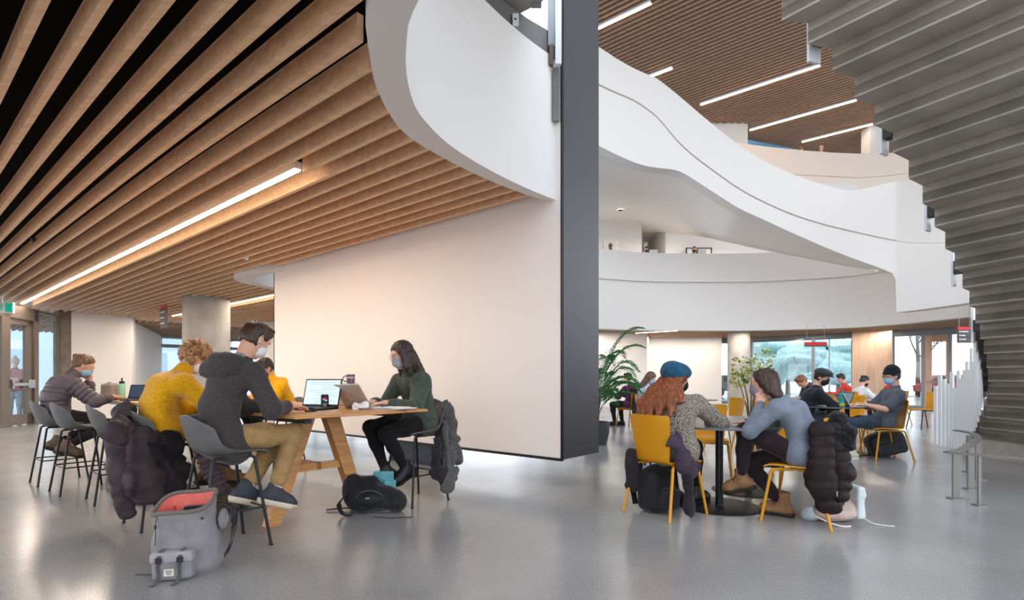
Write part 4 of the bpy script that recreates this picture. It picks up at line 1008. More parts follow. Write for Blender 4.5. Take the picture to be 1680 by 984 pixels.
    if S.get('glasses'):
        q = MB()
        for s in (1, -1):
            c = HP(.105, s*.033, .008); q.tube([c+(hl*math.cos(a)*.024+hu*math.sin(a)*.021)*1 for a in np.linspace(0, 2*PI, 18)[:-1]], .0016, 5, closed=True); q.tube([HP(.104, s*.057, .014), HP(.05, s*.08, .016), HP(-.01, s*.086, .012)], .0016, 5)
        q.tube([HP(.108, -.01, .012), HP(.113, 0, .016), HP(.108, .01, .012)], .0016, 5); q.build('glasses', S['glasses'], t, smooth=True)
    t['_jt'] = 0; del t['_jt']
    return t, dict(hip=hip, N=N, sh=sh, el=el, wr=wr, kn=kn, an=an, HP=HP, sp=sp, lt=lt)

Z = (0, 0, -1)
dark_sole = mat('dark_sole', '#2c2622', rough=.7); pale_sole = mat('pale_sole', '#d8c9b3', rough=.6)
c_char = cloth('charcoal_knit', '#4c4745', '#322e2d', vs=160); c_must = cloth('mustard_wool', '#f0b30a', '#d89b03', vs=60, bump=.5, bs=220, sheen=.3); c_green = cloth('dark_green_fleece', '#4a5349', '#3c443c', vs=25)
c_puff = cloth('grey_brown_puffer', '#6a6165', '#5a5257', vs=12, rough=.5, bump=.3, bs=60, sheen=.0); c_yel = cloth('yellow_fleece', '#f5b212', '#e59f08', vs=20)
c_tweed = cloth('marled_grey_knit', '#b5aa9d', '#3d3630', vs=130, bump=.9, bs=150, lo=.42, hi=.58); c_blue = cloth('grey_blue_jersey', '#7f8794', '#717987', vs=14); c_blk = cloth('black_jersey', '#202227'); c_tee = cloth('slate_tee', '#565b63', '#4c5159', vs=14)
c_blackleg = cloth('black_leggings', '#171517', sheen=.05); c_plum = cloth('plum_trousers', '#2b2124', '#241b1e', vs=15); c_khaki = cloth('khaki_twill', '#a98a5c', '#99794c', vs=18); c_denim = cloth('dark_denim', '#3a4556', '#2c3645', vs=40); c_dgrey = cloth('dark_grey_knit', '#4a484a'); c_wht = cloth('white_knit', '#d9d7d6'); c_red = cloth('red_cotton', '#cf3a33'); c_purp = cloth('purple_fleece', '#5d2d50', '#4c2342', vs=14); c_plaid = cloth('red_wool_coat', '#b8202f', '#8a1a26', vs=9, lo=.45, hi=.55)
m_lblue = mat('blue_surgical_mask', '#8fb9d6', rough=.7); m_white = mat('white_mask', '#e6e6e8', rough=.7); m_blk = mat('black_mask', '#17171a', rough=.75); m_mauve = mat('mauve_mask', '#8d8291', rough=.75); m_gmask = mat('grey_mask', '#9a9ba5', rough=.7)
sh_boot = dict(m=mat('tan_suede', '#9a7350', rough=.75, bump=.2, bs=200, col2='#83603f', vs=14), sole=dark_sole, boot=True, shaft=.09, lace=mat('brown_lace', '#3b2a1e'), sole_t=.022)
sh_brown = dict(m=mat('brown_suede', '#6b5648', rough=.8), sole=dark_sole, boot=True, shaft=.06); sh_blk = dict(m=mat('black_leather', '#1a1719', rough=.5), sole=mat('black_sole', '#111111', rough=.7), boot=True, shaft=.06)
sh_snk = dict(m=mat('charcoal_mesh', '#3b3d45', rough=.7, bump=.2, bs=300), sole=pale_sole, shaft=.035, sock=mat('white_sock', '#dcdcda', rough=.9), lace=mat('grey_lace', '#6b6d74'), sole_t=.026, sole_h=.018)
sh_pale = dict(m=mat('cream_canvas', '#cfc6b8', rough=.8), sole=mat('white_sole', '#e6e2da', rough=.6)); sh_dk = dict(m=mat('dark_leather', '#2a2626', rough=.5), sole=dark_sole)
h_brown = hairm('dark_brown_hair', '#4c3526', '#2d1e15'); h_curly = hairm('ginger_curls', '#bd8d5c', '#7f5734', 60); h_blk = hairm('black_brown_hair', '#43302b', '#231816'); h_red = hairm('auburn_hair', '#a3562a', '#4f2712', 60); h_mid = hairm('brown_hair', '#7a583f', '#4d3727'); h_ginger = hairm('ginger_hair', '#97603a', '#6f4122'); h_dk2 = hairm('near_black_hair', '#332622', '#1c1412')

# 1 dark hooded jacket, khaki trousers
P1, J1 = person('person', 'person in charcoal hooded jacket and khaki trousers on a stool, typing on laptop', AB(3.88, 1.57), RB, dict(head=(.215, 0, 1.425), look=(10, 34), neck=(.115, 0, 1.25), bulge=(-.12, 0, .03), wr=((.40, -.13, .955), (1, .15, -.05), Z, .35), wl=((.44, .10, .955), (1, -.2, -.05), Z, .35),
    pole_r=(-.1, -.6, -.8), ar=((.31, -.09, .345), (.93, -.02, -.34)), al=((.17, .05, .365), (.93, .02, -.34)), top=dict(m=c_char, th=.016, hood=True, lining=cloth('grey_lining', '#8d8584'), name='hooded_jacket', hem=.2, wob=.006, cuff=.03), bot=dict(m=c_khaki, th=.012, len=.09, ank=.048), shoe=sh_snk, hair='short', hairm=h_brown, mask=m_white, seed=11))
# 2 mustard sweater
P2, J2 = person('person', 'person with ginger curls and mustard sweater hunched over the bar table', AB(4.92, 1.53), RB, dict(fem=True, head=(.235, 0, 1.325), look=(-4, 34), neck=(.11, 0, 1.165), bulge=(-.15, 0, .06), wr=((.46, -.10, .945), (.9, .35, -.05), Z, .6), wl=((.44, .10, .945), (.9, -.35, -.05), Z, .6), sw=.175,
    pole_r=(-.1, -.7, -.7), ar=((.42, -.09, .36), (.95, 0, -.15)), al=((.36, .08, .34), (.95, 0, -.15)), top=dict(m=c_must, th=.022, hem=.04, wob=.006, collar=.07, cuff=.03), bot=dict(m=c_denim, th=.012), shoe=sh_boot, hair='curly', hairm=h_curly, mask=m_white, seed=12))
# 3 dark green sweatshirt
P3, J3 = person('person', 'person with long dark hair and dark green sweatshirt at the bar table', AB(3.95, 3.33), RB+180, dict(fem=True, head=(.165, 0, 1.37), look=(-16, 20), bulge=(-.10, 0, .03), wl=((.42, .10, .945), (.95, -.2, -.05), Z, .4), wr=((.42, -.10, .945), (.95, .25, -.05), Z, .4),
    pole_l=(-.2, .6, -.7), al=((.17, .06, .335), (.9, -.1, -.42)), ar=((.32, -.04, .315), (.9, .1, -.42)), top=dict(m=c_green, th=.02, wob=.006, name='sweatshirt'), bot=dict(m=c_blackleg, th=.008, len=.02, ank=.034), shoe=sh_blk, hair='long', hairm=h_blk, mask=m_gmask, glasses=mat('glasses_wire', '#b98d6b', rough=.3, metal=.6), seed=13,
    locks=[((.015, .076, .05), (.015, .082, -.10), .034, .032, 1.2, (1, 0, 0)), ((.015, .082, -.1), (-.0, .09, -.21), .032, .016, 1.3, (1, 0, 0)), ((-.06, .05, -.02), (-.09, .06, -.22), .05, .045, 1.3), ((-.06, -.04, -.02), (-.1, -.03, -.23), .05, .04, 1.3), ((-.08, .03, -.2), (-.115, .04, -.27), .045, .015, 1.6), ((.02, -.076, .05), (.03, -.085, -.2), .03, .02, 1.2, (1, 0, 0))]))
# 4 puffer jacket
P4, J4 = person('person', 'person in grey brown puffer jacket resting head on hand at the far left', AB(7.75, 1.38), RB, dict(fem=True, head=(.22, .01, 1.30), look=(-6, 32), neck=(.10, 0, 1.15), bulge=(-.13, 0, .05), wr=((.47, -.10, .945), (1, .1, -.05), Z, .4), wl=((.29, .075, 1.15), (-.25, -.1, .95), (-.5, -.9, 0), .7), pole_l=(.6, .35, -.9),
    pole_r=(-.1, -.7, -.7), ar=((.05, -.09, .40), (.93, 0, -.36)), al=((.0, .09, .44), (.93, 0, -.36)), h=.008, hc=.0085, top=dict(m=c_puff, th=.024, quilt=(.05, .020), name='puffer_jacket', wob=.003, collar=.07), bot=dict(m=c_plum, th=.008, ank=.034), shoe=sh_brown, hair='bun', hairm=h_mid, mask=m_lblue, seed=14))
# 5 yellow hoodie across
P5, J5 = person('person', 'person in bright yellow hoodie behind the man in charcoal jacket', AB(6.75, 3.45), RB+180, dict(head=(.215, -.01, 1.285), look=(0, 30), h=.009, bulge=(-.1, 0, .03), wl=((.45, .1, .945), (1, 0, 0), Z, .4), wr=((.45, -.1, .945), (1, 0, 0), Z, .4), ar=((.25, -.09, .36), (.95, 0, -.3)), al=((.25, .09, .36), (.95, 0, -.3)), top=dict(m=c_yel, th=.022, collar=.07, name='hoodie', hem=.05, extra=[cone((.02, -.09, 1.13), (.02, .09, 1.13), .05, .05, .04)]), bot=dict(m=c_blk, th=.01), shoe=sh_dk, hair='short', hairm=h_dk2, mask=m_blk, seed=15))
# 6 blue beanie, auburn hair
P7, J7 = person('person', 'person with blue beanie and long auburn hair seen from behind on a mustard chair', (1.41, 4.68, 0), 68, dict(fem=True, sw=.185, hip=(-.03, 0, .55), head=(.13, -.03, 1.155), look=(-38, 10), neck=(.03, 0, 1.0), bulge=(-.07, 0, .02), wr=((.37, -.27, .775), (.85, -.35, 0), Z, .5), wl=((.40, .02, .775), (.9, -.2, 0), Z, .5), pole_r=(-.2, -.8, -.5),
    ar=((.40, -.16, .095), (.8, -.6, 0)), al=((.30, .02, .095), (.9, -.2, 0)), top=dict(m=c_tweed, th=.024, name='cardigan', hem=.12, wob=.006, collar=.04), bot=dict(m=c_blackleg, th=.01), shoe=sh_blk, hair='long', hairm=h_red, hat='beanie', slouch=.1, hatm=cloth('blue_beanie_knit', '#235a78', '#194560', vs=30, bump=.5, bs=120), mask=m_blk, seed=16,
    locks=[((-.07, .05, -.0), (-.17, .07, -.15), .055, .06, 1.3), ((-.07, -.04, -.0), (-.17, -.05, -.15), .055, .06, 1.3), ((-.17, .08, -.13), (-.245, .13, -.26), .05, .038, 1.7), ((-.17, .02, -.13), (-.255, .03, -.27), .05, .04, 1.7), ((-.17, -.05, -.13), (-.245, -.075, -.26), .05, .036, 1.7), ((-.245, .13, -.26), (-.285, .15, -.40), .036, .012, 1.5), ((-.255, .06, -.26), (-.30, .08, -.42), .036, .012, 1.6), ((-.255, .0, -.26), (-.30, -.0, -.40), .036, .012, 1.6), ((-.245, -.075, -.25), (-.285, -.09, -.38), .034, .012, 1.5), ((-.13, -.09, -.15), (-.2, -.18, -.32), .032, .012, 1.5), ((-.16, -.08, -.12), (-.225, -.16, -.22), .045, .03, 1.6), ((-.225, -.16, -.22), (-.245, -.19, -.36), .03, .011, 1.5), ((-.12, -.10, -.08), (-.15, -.20, -.22), .035, .02, 1.5)]))
# 7 grey blue top
P8, J8 = person('person', 'person in grey blue top and tan boots leaning chin on hand', (2.36, 4.40, 0), 140.3, dict(fem=True, hip=(-.02, 0, .55), head=(.27, .02, 1.105), look=(4, 4), neck=(.15, 0, .96), bulge=(-.13, 0, .06), wl=((.275, .10, .945), (.15, -.32, .9), (.3, -.9, -.1), .9), wr=((.42, -.02, .775), (.9, .3, 0), Z, .4), pole_l=(.55, .3, -.9),
    pole_r=(-.2, -.6, -.5), al=((.44, .06, .285), (.93, .05, -.3)), ar=((.14, -.04, .10), (1, 0, -.0)), kpole=(.8, .0, .75), top=dict(m=c_blue, th=.012, name='jersey_top', wob=.005, collar=.03, cuff=.0), bot=dict(m=c_plum, th=.008, len=.0, ank=.036), shoe=sh_boot, hair='long', hairm=h_brown, mask=m_mauve, seed=17, locks=[((-.06, .03, .02), (-.10, .035, -.10), .05, .038, 1.3), ((-.06, -.03, .02), (-.10, -.035, -.10), .05, .038, 1.3), ((-.10, .03, -.09), (-.105, .02, -.15), .035, .014, 1.6), ((.0, .07, .05), (-.05, .074, -.06), .028, .024, 1.2, (1, 0, 0)), ((.0, -.07, .05), (-.05, -.074, -.06), .028, .024, 1.2, (1, 0, 0))]))
# 8 flat cap
P9, J9 = person('person', 'person in black shirt with dark flat cap and black mask at the second round table', (4.55, 8.25, 0), -14, dict(h=.009, hip=(-.02, 0, .55), head=(.19, -.02, 1.175), look=(-28, 22), bulge=(-.09, 0, .03), wr=((.48, -.10, .775), (.95, .2, 0), Z, .5), wl=((.48, .10, .775), (.95, -.2, 0), Z, .5), pole_r=(-.1, -.7, -.6), ar=((.35, -.12, .1), (1, 0, 0)), al=((.4, .12, .1), (1, 0, 0)),
    top=dict(m=c_blk, th=.014, name='shirt', cuff=.12), bot=dict(m=c_denim, th=.012), shoe=sh_dk, hair='short', hairm=h_dk2, hat='cap', hatm=cloth('dark_cap_wool', '#3a3d40'), mask=m_blk, glasses=mat('black_glasses', '#18181a', rough=.4), seed=18))
# 9 black beanie
P10, J10 = person('person', 'person in black beanie and slate tee leaning back on a mustard chair with a laptop', (5.36, 7.72, 0), 170, dict(h=.009, hip=(.04, 0, .55), head=(-.095, 0, 1.19), look=(4, 14), neck=(-.15, 0, 1.0), bulge=(-.06, 0, .0), wr=((.30, -.09, .79), (.97, .1, -.1), Z, .4), wl=((.31, .11, .79), (.97, -.1, -.1), Z, .4), pole_l=(-.3, .5, -.8), ar=((.60, -.06, .095), (1, .1, 0)), al=((.47, .10, .095), (1, 0, 0)),
    top=dict(m=c_tee, th=.014, name='tee_shirt', sleeve=.75), bot=dict(m=c_denim, th=.012), shoe=sh_pale, hair='short', hairm=h_dk2, hat='beanie', hatm=cloth('black_beanie_knit', '#17181b', bump=.5, bs=150), mask=m_lblue, glasses=mat('black_glasses', '#18181a'), seed=19))
# background sitters
def bgp(label, loc, rot, head, topm, hairm_, mask, look=(0, 25), hair='short', h=.013, **k):
    hz = k.pop('hz', .55); d = dict(h=h, hip=(-.02, 0, hz), head=head, look=look, wr=((.42, -.1, hz+.225), (1, .1, 0), Z, .4), wl=((.42, .1, hz+.225), (1, -.1, 0), Z, .4), ar=((.35, -.12, max(.1, hz-.45)), (1, 0, 0)), al=((.38, .12, max(.1, hz-.45)), (1, 0, 0)), top=dict(m=topm, th=.018, name=k.pop('tname', 'sweater'), hood=k.pop('hood', False)), bot=dict(m=k.pop('botm', c_denim), th=.012), shoe=sh_dk, hair=hair, hairm=hairm_, mask=mask, eyes=False)
    d.update(k); return person('person', label, loc, rot, d)
bgp('hunched person in dark grey sweater just behind the flat cap man', (6.12, 10.7, 0), 178, (.33, 0, 1.10), c_dgrey, h_ginger, None, (0, 50), neck=(.19, 0, 1.02), bulge=(-.16, 0, .12))
bgp('person in white top with dark hair and black mask near the oak pier', (8.42, 13.0, 0), 8, (.14, 0, 1.10), c_wht, h_dk2, m_blk, (-10, 35), hair='bun', fem=True)
bgp('person in red with back to us, left of the person in white top', (9.25, 14.9, 0), 150, (.1, 0, 1.17), c_red, h_dk2, None, h=.018)
bgp('person in red sitting opposite the person in white top', (9.85, 13.8, 0), 176, (.16, 0, 1.15), c_red, h_dk2, None, h=.016)
bgp('person in purple hoodie with back to us beside the palm', (2.86, 13.0, 0), 128, (.07, 0, 1.17), c_purp, h_dk2, m_white, (20, 10), hood=True, tname='hoodie', botm=c_blk)
bgp('person in pale top with long brown hair by the white wall, blue mask', (2.78, 11.0, 0), -8, (.06, 0, 1.17), cloth('pale_blue_knit', '#bac7d8'), h_mid, m_lblue, (-12, 32), hair='long', fem=True, locks=[((-.03, .06, 0), (-.06, .075, -.25), .045, .03, 1.3), ((-.03, -.06, 0), (-.03, -.085, -.26), .045, .03, 1.3), ((-.07, 0, -.02), (-.1, 0, -.28), .05, .03, 1.6)])
def stand(label, loc, rot, topm, hairm_, botm=c_denim, h=.016, **k):
    d = dict(h=h, hip=(0, 0, .93), head=(.04, 0, 1.60), look=(0, 12), neck=(-.02, 0, 1.42), bulge=(-.02, 0, 0), wr=((.3, -.05, 1.12), (.4, .8, .2), (-1, 0, 0), .6), wl=((.3, .05, 1.12), (.4, -.8, .2), (-1, 0, 0), .6), ar=((.0, -.1, .095), (1, -.1, 0)), al=((.03, .1, .095), (1, .1, 0)), kpole=(1, 0, 0), top=dict(m=topm, th=.03, name='coat', hem=.1), bot=dict(m=botm, th=.014), shoe=sh_dk, hair='short', hairm=hairm_, eyes=False)
    d.update(k); return person('person', label, loc, rot, d)
p = WD(25, 690, 15.2); stand('person in red coat and pale knit hat standing outside the left glass door', (p[0], p[1], 0), -52, c_plaid, h_mid, cloth('pale_jeans', '#98a6b3', '#7f8d9c', vs=8), hat='toque', hatm=cloth('cream_knit', '#c9c1b4'), h=.013)
p = WD(1060, 0, 22.4); stand('person with dark hair behind the curved balcony, left of the ginger one', (p[0], p[1], 4.95), -95, c_dgrey, h_dk2, mask=m_blk)
p = WD(1138, 0, 22.4); stand('ginger haired person with black mask behind the curved balcony', (p[0], p[1], 4.95), -95, c_dgrey, h_ginger, mask=m_blk)
p = WD(1313, 0, 24.3); stand('person with brown hair behind the cream top balcony', (p[0], p[1], 9.98), 20, c_dgrey, h_ginger, h=.02)
p = WD(1347, 0, 24.3); stand('person with pink face behind the cream top balcony, further right', (p[0], p[1], 9.98), -100, c_wht, hairm('fair_hair', '#cf9f93', '#b98578'), h=.02)
# ================================================================== THINGS ON THE TABLES
M_alu2 = mat('silver_aluminium', '#bdb1a6', rough=.4, metal=.15); M_key = mat('keyboard_dark', '#1b1c1f', rough=.5); M_dk = mat('dark_plastic', '#1c1d20', rough=.4); M_paper = mat('paper_white', '#eceae6', rough=.8)
M_scr = emission('screen_glow', '#cfe6f2', 1.05); M_ink = mat('screen_grey_text', '#8797a3', rough=.6)
def text_mesh(s, size):
    cu = bpy.data.curves.new('t', 'FONT'); cu.body = s; cu.size = size; cu.align_x = 'CENTER'; cu.align_y = 'CENTER'; cu.extrude = .0004
    o = bpy.data.objects.new('t', cu); me = bpy.data.meshes.new_from_object(o)
    v = [tuple(p.co) for p in me.vertices]; f = [tuple(p.vertices) for p in me.polygons]
    bpy.data.objects.remove(o); bpy.data.curves.remove(cu); bpy.data.meshes.remove(me); return v, f
def laptop(label, loc, rot, w=.34, d=.235, tilt=22, body=M_dk, lid=None, scr=M_scr, lines=0, emblem=None):
    """local x points from the user to the hinge"""
    t = thing('laptop', label, 'laptop', loc, rot); lid = lid or body
    q = MB(); q.box((0, 0, .009), (d/2, w/2, .008), bev=.004); bs = q.build('base', body, t)
    q = MB()
    for r in range(5):
        for k in range(14): q.box((d*.36-r*.022, -w*.42+k*w*.84/13, .0185), (.009, w*.026, .0012))
    q.build('keyboard', M_key, bs); q = MB(); q.box((-d*.3, 0, .0175), (d*.13, w*.16, .0006)); q.build('touchpad', M_ink if body is M_dk else M_alu, bs)
    a = math.radians(tilt); up = np.array([math.sin(a), 0, math.cos(a)]); nf = np.array([-math.cos(a), 0, math.sin(a)]); ax = [np.array([0, 1., 0]), up, nf]; h = d*.97
    c = np.array([d/2-.004, 0, .016])+up*h/2
    q = MB(); q.box(c, (w/2, h/2, .004), ax, bev=.0025); ld = q.build('lid', lid, t)
    q = MB(); q.box(c+nf*.0042+up*.004, (w/2-.012, h/2-.016, .0006), ax); q.build('screen', scr, ld)
    if lines:
        q = MB(); rg = random.Random(2)
        for k in range(lines):
            L = w*.36*rg.uniform(.5, 1); q.box(c+nf*.0052+up*(h*.36-k*h*.8/lines)+ax[0]*(-(w*.4-L)*(0 if k % 4 == 0 else 1)), (L, .0011, .0003), ax)
        q.build('document_lines', M_ink, ld)
    if emblem:
        q = MB(); q.lathe([(.021, 0), (.021, .0006), (.017, .0006), (.017, 0)], 28, c-nf*.0042, [ax[0], up, -nf]); q.build('emblem_ring', emblem, ld)
        v, f = text_mesh('hp', .028); q = MB(); q.add([c-nf*.0046+ax[0]*x+up*y-nf*z for x, y, z in v], f); q.build('emblem_letters', emblem, ld)
    q = MB(); q.tube([(d/2-.004, -w*.4, .014), (d/2-.004, w*.4, .014)], .006, 8); q.build('hinge', M_dk, t)
    return t
TT = TZ+.0008
laptop('open black laptop with a lit document, in front of the charcoal jacket', AB(4.13, 2.36, TT), 74, w=.36, d=.25, tilt=14, lines=11)
laptop('silver laptop with its lid turned to us, in front of dark green sweatshirt', AB(3.95, 2.80, TT), RB+183, w=.36, d=.235, tilt=34, body=M_alu2, emblem=mat('emblem_pale', '#cbc4bc', rough=.3, metal=.5))
laptop('tablet laptop with dark blue screen beside the mint bottle', AB(7.42, 2.02, TT), 100, w=.26, d=.19, tilt=24, scr=mat('screen_navy', '#3d4f66', rough=.25))
# mouse
p = W(510, 675, .9); t = thing('computer_mouse', 'black computer mouse at the near corner of the oak table', 'mouse', (p[0], p[1], TT), 65)
v, f = sculpt([ell((0, 0, .008), (.055, .031, .026), None, .01), plane((0, 0, .001), (0, 0, -1))], .003); link('shell', v, f, mat('mouse_black', '#1d1d20', rough=.35), t, True)
q = MB(); q.lathe([(.006, -.003), (.007, 0), (.006, .003)], 12, (.028, 0, .0275), [np.array([1., 0, 0]), np.array([0, 0, 1.]), np.array([0, 1., 0])]); q.build('scroll_wheel', M_leg, t)
# soda can
p = W(533, 670.5, .9); t = thing('soda_can', 'black soda can with red white and blue round emblem on the oak table', 'can', (p[0], p[1], TT), math.degrees(math.atan2(-p[1], -p[0])))
q = MB(); q.lathe([(.024, 0), (.030, .006), (.0325, .016), (.0325, .108), (.027, .119), (.0265, .1215)], 40); q.build('can_body', mat('can_black', '#131417', rough=.3, metal=.4), t, smooth='auto')
q = MB(); q.lathe([(.0275, .119), (.0275, .1225), (.0255, .1225), (.024, .1195), (.002, .1195)], 32); q.tube([(-.006, .0, .1215), (.006, .004, .1215), (.012, .0, .1215), (.006, -.004, .1215)], .0015, 6); q.build('can_top', M_steel, t, smooth='auto')
def onCan(y, z, r=.0328): a = y/.0325; return (r*math.cos(a), r*math.sin(a), z)
def patch(inside, m, name, r):
    q = MB(); n = 26; R = .0205; zc = .077
    for i in range(n):
        for j in range(n):
            y = -R+2*R*(i+.5)/n; z = -R+2*R*(j+.5)/n
            if y*y+z*z > R*R*.99 or not inside(y/R, z/R): continue
            e = R/n; q.add([onCan(y-e, zc+z-e, r), onCan(y+e, zc+z-e, r), onCan(y+e, zc+z+e, r), onCan(y-e, zc+z+e, r)], [(0, 1, 2, 3)])
    q.build(name, m, t, fixn=False)
wv = lambda y: .30*math.sin(-y*2.2-.3)-.0
patch(lambda y, z: z > wv(y)+.20, M_red, 'emblem_red', .0329); patch(lambda y, z: wv(y)-.24 < z <= wv(y)+.20, M_wht, 'emblem_white', .0329); patch(lambda y, z: z <= wv(y)-.24, mat('emblem_blue', '#1c4ea0', rough=.4), 'emblem_blue', .0329)
v, f = text_mesh('pepsi', .019); q = MB(); q.add([onCan(x, .043+y, .0328+z) for x, y, z in v], f); q.build('lettering', M_wht, t)
v, f = text_mesh('ZERO', .012); q = MB(); q.add([onCan(x, .026+y, .0328+z) for x, y, z in v], f); q.build('lettering', M_wht, t)
# grey box and mug
t = thing('storage_box', 'pale grey box standing behind the silver laptop', 'box', AB(4.50, 2.93, TT), 62)
q = MB(); q.box((0, 0, .06), (.075, .12, .06), bev=.006); q.build('carton', mat('box_grey', '#b9b6b4', rough=.7), t); q = MB(); q.box((0, -.02, .165), (.06, .08, .045), bev=.004); q.build('upper_tray', mat('box_grey_lid', '#c6c3c1', rough=.7), t)
t = thing('mug', 'purple mug showing above the silver laptop lid', 'mug', AB(4.42, 2.93, TT+.2105), -90)
q = MB(); q.lathe([(.030, 0), (.038, .003), (.040, .085), (.0365, .085), (.0345, .008), (.001, .008)], 32); q.build('cup', mat('mug_mauve', '#6b5560', rough=.3, coat=.3), t, smooth='auto')
q = MB(); q.tube([(.038*math.cos(.9), -.038*math.sin(.9)-.0+0, .07)]+[(.02, -.045-.022*math.sin(a), .044+.026*math.cos(a)) for a in np.linspace(0, PI, 9)]+[(.024, -.03, .018)], .0048, 8); q.build('handle', mat('mug_handle', '#5a4651', rough=.3), t, smooth=True)
q = MB(); q.lathe([(.0405, .045), (.0408, .047), (.0408, .062), (.0405, .064)], 32); q.build('pale_band', mat('mug_band', '#b9a3ad', rough=.4), t, smooth=True)
# tissue
t = blob('crumpled_tissue', [ell((0, 0, .02), (.055, .05, .02), None, .02), ell((.03, .02, .035), (.03, .025, .03), None, .02), ell((-.035, -.01, .03), (.03, .03, .028), None, .02), plane((0, 0, 0), (0, 0, -1))], .004, M_paper, None, wob(.008, 60, 6), AB(3.78, 2.60, TT)); tag(t, 'crumpled white tissue by the silver laptop', 'tissue')
# papers in front of the green sweatshirt
ps = thing('paper_stack', 'splayed stack of white papers and notebooks in front of the dark green sweatshirt', 'papers', AB(3.62, 2.78, TT), RB+8)
for k, (dx, dy, r_, hh) in enumerate([(0, 0, 0, .008), (.02, -.03, 9, .005), (-.01, -.06, -7, .004), (.01, .02, 14, .002)]):
    z = [0, .008, .013, .017][k]; a = math.radians(r_); ax = [np.array([math.cos(a), math.sin(a), 0]), np.array([-math.sin(a), math.cos(a), 0]), np.array([0, 0, 1.])]
    q = MB(); q.box((dx, dy, z+hh/2), (.108, .15, hh/2-.0003), ax); q.build('sheet', [M_paper, mat('paper_lilac', '#c9c2d2', rough=.7), M_paper, M_paper][k], ps)
q = MB(); q.tube([(-.05, .06, .022), (.07, .1, .022)], .004, 8); q.build('pen', mat('pen_blue', '#35568c', rough=.4), ps)
# charging cable hanging at the table edge by the green sweatshirt
p0 = AB(3.42, 2.75, .905); t = MB(); pts = cat_rom([(0, 0, 0), AB(-.03, .0, -.01), AB(-.03, .02, -.06), AB(.05, .04, -.12), AB(.2, .06, -.05), AB(.3, .02, -.13)], 6); o = t.tube(pts, .003, 6).build('charging_cable', M_dk, None, True, p0); tag(o, 'thin dark cable drooping under the near end of the oak table', 'cable')
# mint bottle
t = thing('water_bottle', 'mint green insulated bottle with black loop lid on the bar table', 'bottle', AB(7.68, 1.95, TT), 40)
q = MB(); q.lathe([(.034, 0), (.037, .004), (.037, .17), (.033, .19), (.026, .2)], 32); q.build('flask', mat('mint_paint', '#9fd6b6', rough=.45), t, smooth='auto')
q = MB(); q.lathe([(.027, .198), (.029, .2), (.029, .222), (.024, .226)], 28); l_ = q.build('lid', M_black, t, smooth='auto')
q = MB(); q.tube([(0, -.026, .215), (0, -.026, .25), (0, -.018, .262), (0, .018, .262), (0, .026, .25), (0, .026, .215)], .006, 8); q.build('carry_loop', M_black, l_, smooth='auto')
# open book + satchel
t = thing('open_book', 'thick open book under the hand of the puffer jacket woman', 'book', AB(7.93, 1.98, TT), RB+20)
for s in (1, -1):
    q = MB(); q.grid(lambda u, v: (-.11+.22*u, s*.002+s*v*.16, .004+.028*math.sin(PI*min(1, v*.9+.08))*(1-v*.4)), 4, 10, -.002 if s < 0 else .002); q.build('page_block', mat('page_tan', '#a8977c', rough=.8, col2='#8b7b62', vs=60, stretch=(1, 1, 9)), t, smooth='auto')
q = MB(); q.box((0, 0, .0022), (.115, .165, .002)); q.build('cover', mat('book_cover', '#6e5e45', rough=.7), t)
t = thing('satchel', 'small grey brown fabric bag at the far end of bar table', 'bag', AB(8.36, 1.99, TT), RB+60)
v, f = sculpt([rbox((0, 0, .1), (.16, .06, .1), .04, None, .02), plane((0, 0, 0), (0, 0, -1))], .007, wob(.006, 25, 4)); link('pouch', v, f, cloth('taupe_canvas', '#8f857c', '#7c736b'), t, True)
q = MB(); q.tube([(-.12, -.062, .11), (.0, -.068, .115), (.12, -.062, .11)], .004, 6); q.build('zip', M_dk, t)
q = MB(); q.tube([(-.06, 0, .17), (-.05, 0, .205), (.05, 0, .205), (.06, 0, .17)], .006, 8); q.build('handle', M_leg, t, smooth=True)

# second round table and beyond
z7 = .7425
t = thing('water_bottle', 'teal plastic bottle on the second round table', 'bottle', (4.82, 7.83, z7), 0)
q = MB(); q.lathe([(.038, 0), (.041, .005), (.041, .06), (.037, .08), (.041, .1), (.041, .16), (.03, .2), (.02, .215)], 28); q.build('flask', mat('teal_plastic', '#1f9a94', rough=.25, coat=.4), t, smooth='auto')
q = MB(); q.lathe([(.022, .213), (.024, .216), (.024, .235), (.016, .246)], 20); q.build('cap', mat('teal_dark', '#157a78', rough=.35), t, smooth='auto')
q = MB(); q.lathe([(.0415, .02), (.0418, .022), (.0418, .055), (.0415, .057)], 28); q.build('dark_label', mat('label_yellow', '#c8b53a', rough=.5), t, smooth=True)
laptop('open silver laptop in front of the black beanie man, thin edge to us', (5.0, 7.86, z7), 172, w=.3, d=.21, tilt=28, body=mat('silver_pale', '#c4c8cb', rough=.35, metal=.4))
laptop('grey laptop with lit screen on the second table, turned toward the flat cap man', (5.15, 8.5, z7), 10, w=.3, d=.21, tilt=25, scr=emission('screen_dim', '#93a9b8', .5))
t = thing('paper_stack', 'loose paper sheets in front of the flat cap man', 'papers', (4.86, 8.2, z7), 20)
for k in range(2): q = MB(); q.box((.01*k, .03*k, .002+.0022*k), (.105, .148, .001)); q.build('sheet', M_paper, t)
t = thing('notebook', 'dark phone lying on a rose notebook near the elbow of grey blue top', 'notebook', (2.22, 4.93, z7), 20)
q = MB(); q.box((0, 0, .006), (.085, .06, .006), bev=.002); q.build('cover', mat('rose_cover', '#a9706b', rough=.6), t); q = MB(); q.box((.0, .0, .0165), (.075, .038, .0045), bev=.003); q.build('phone', M_dk, t)
laptop('open black laptop in front of the white wall, seen from the side', (3.55, 10.72, z7), 172, w=.34, d=.24, tilt=16)
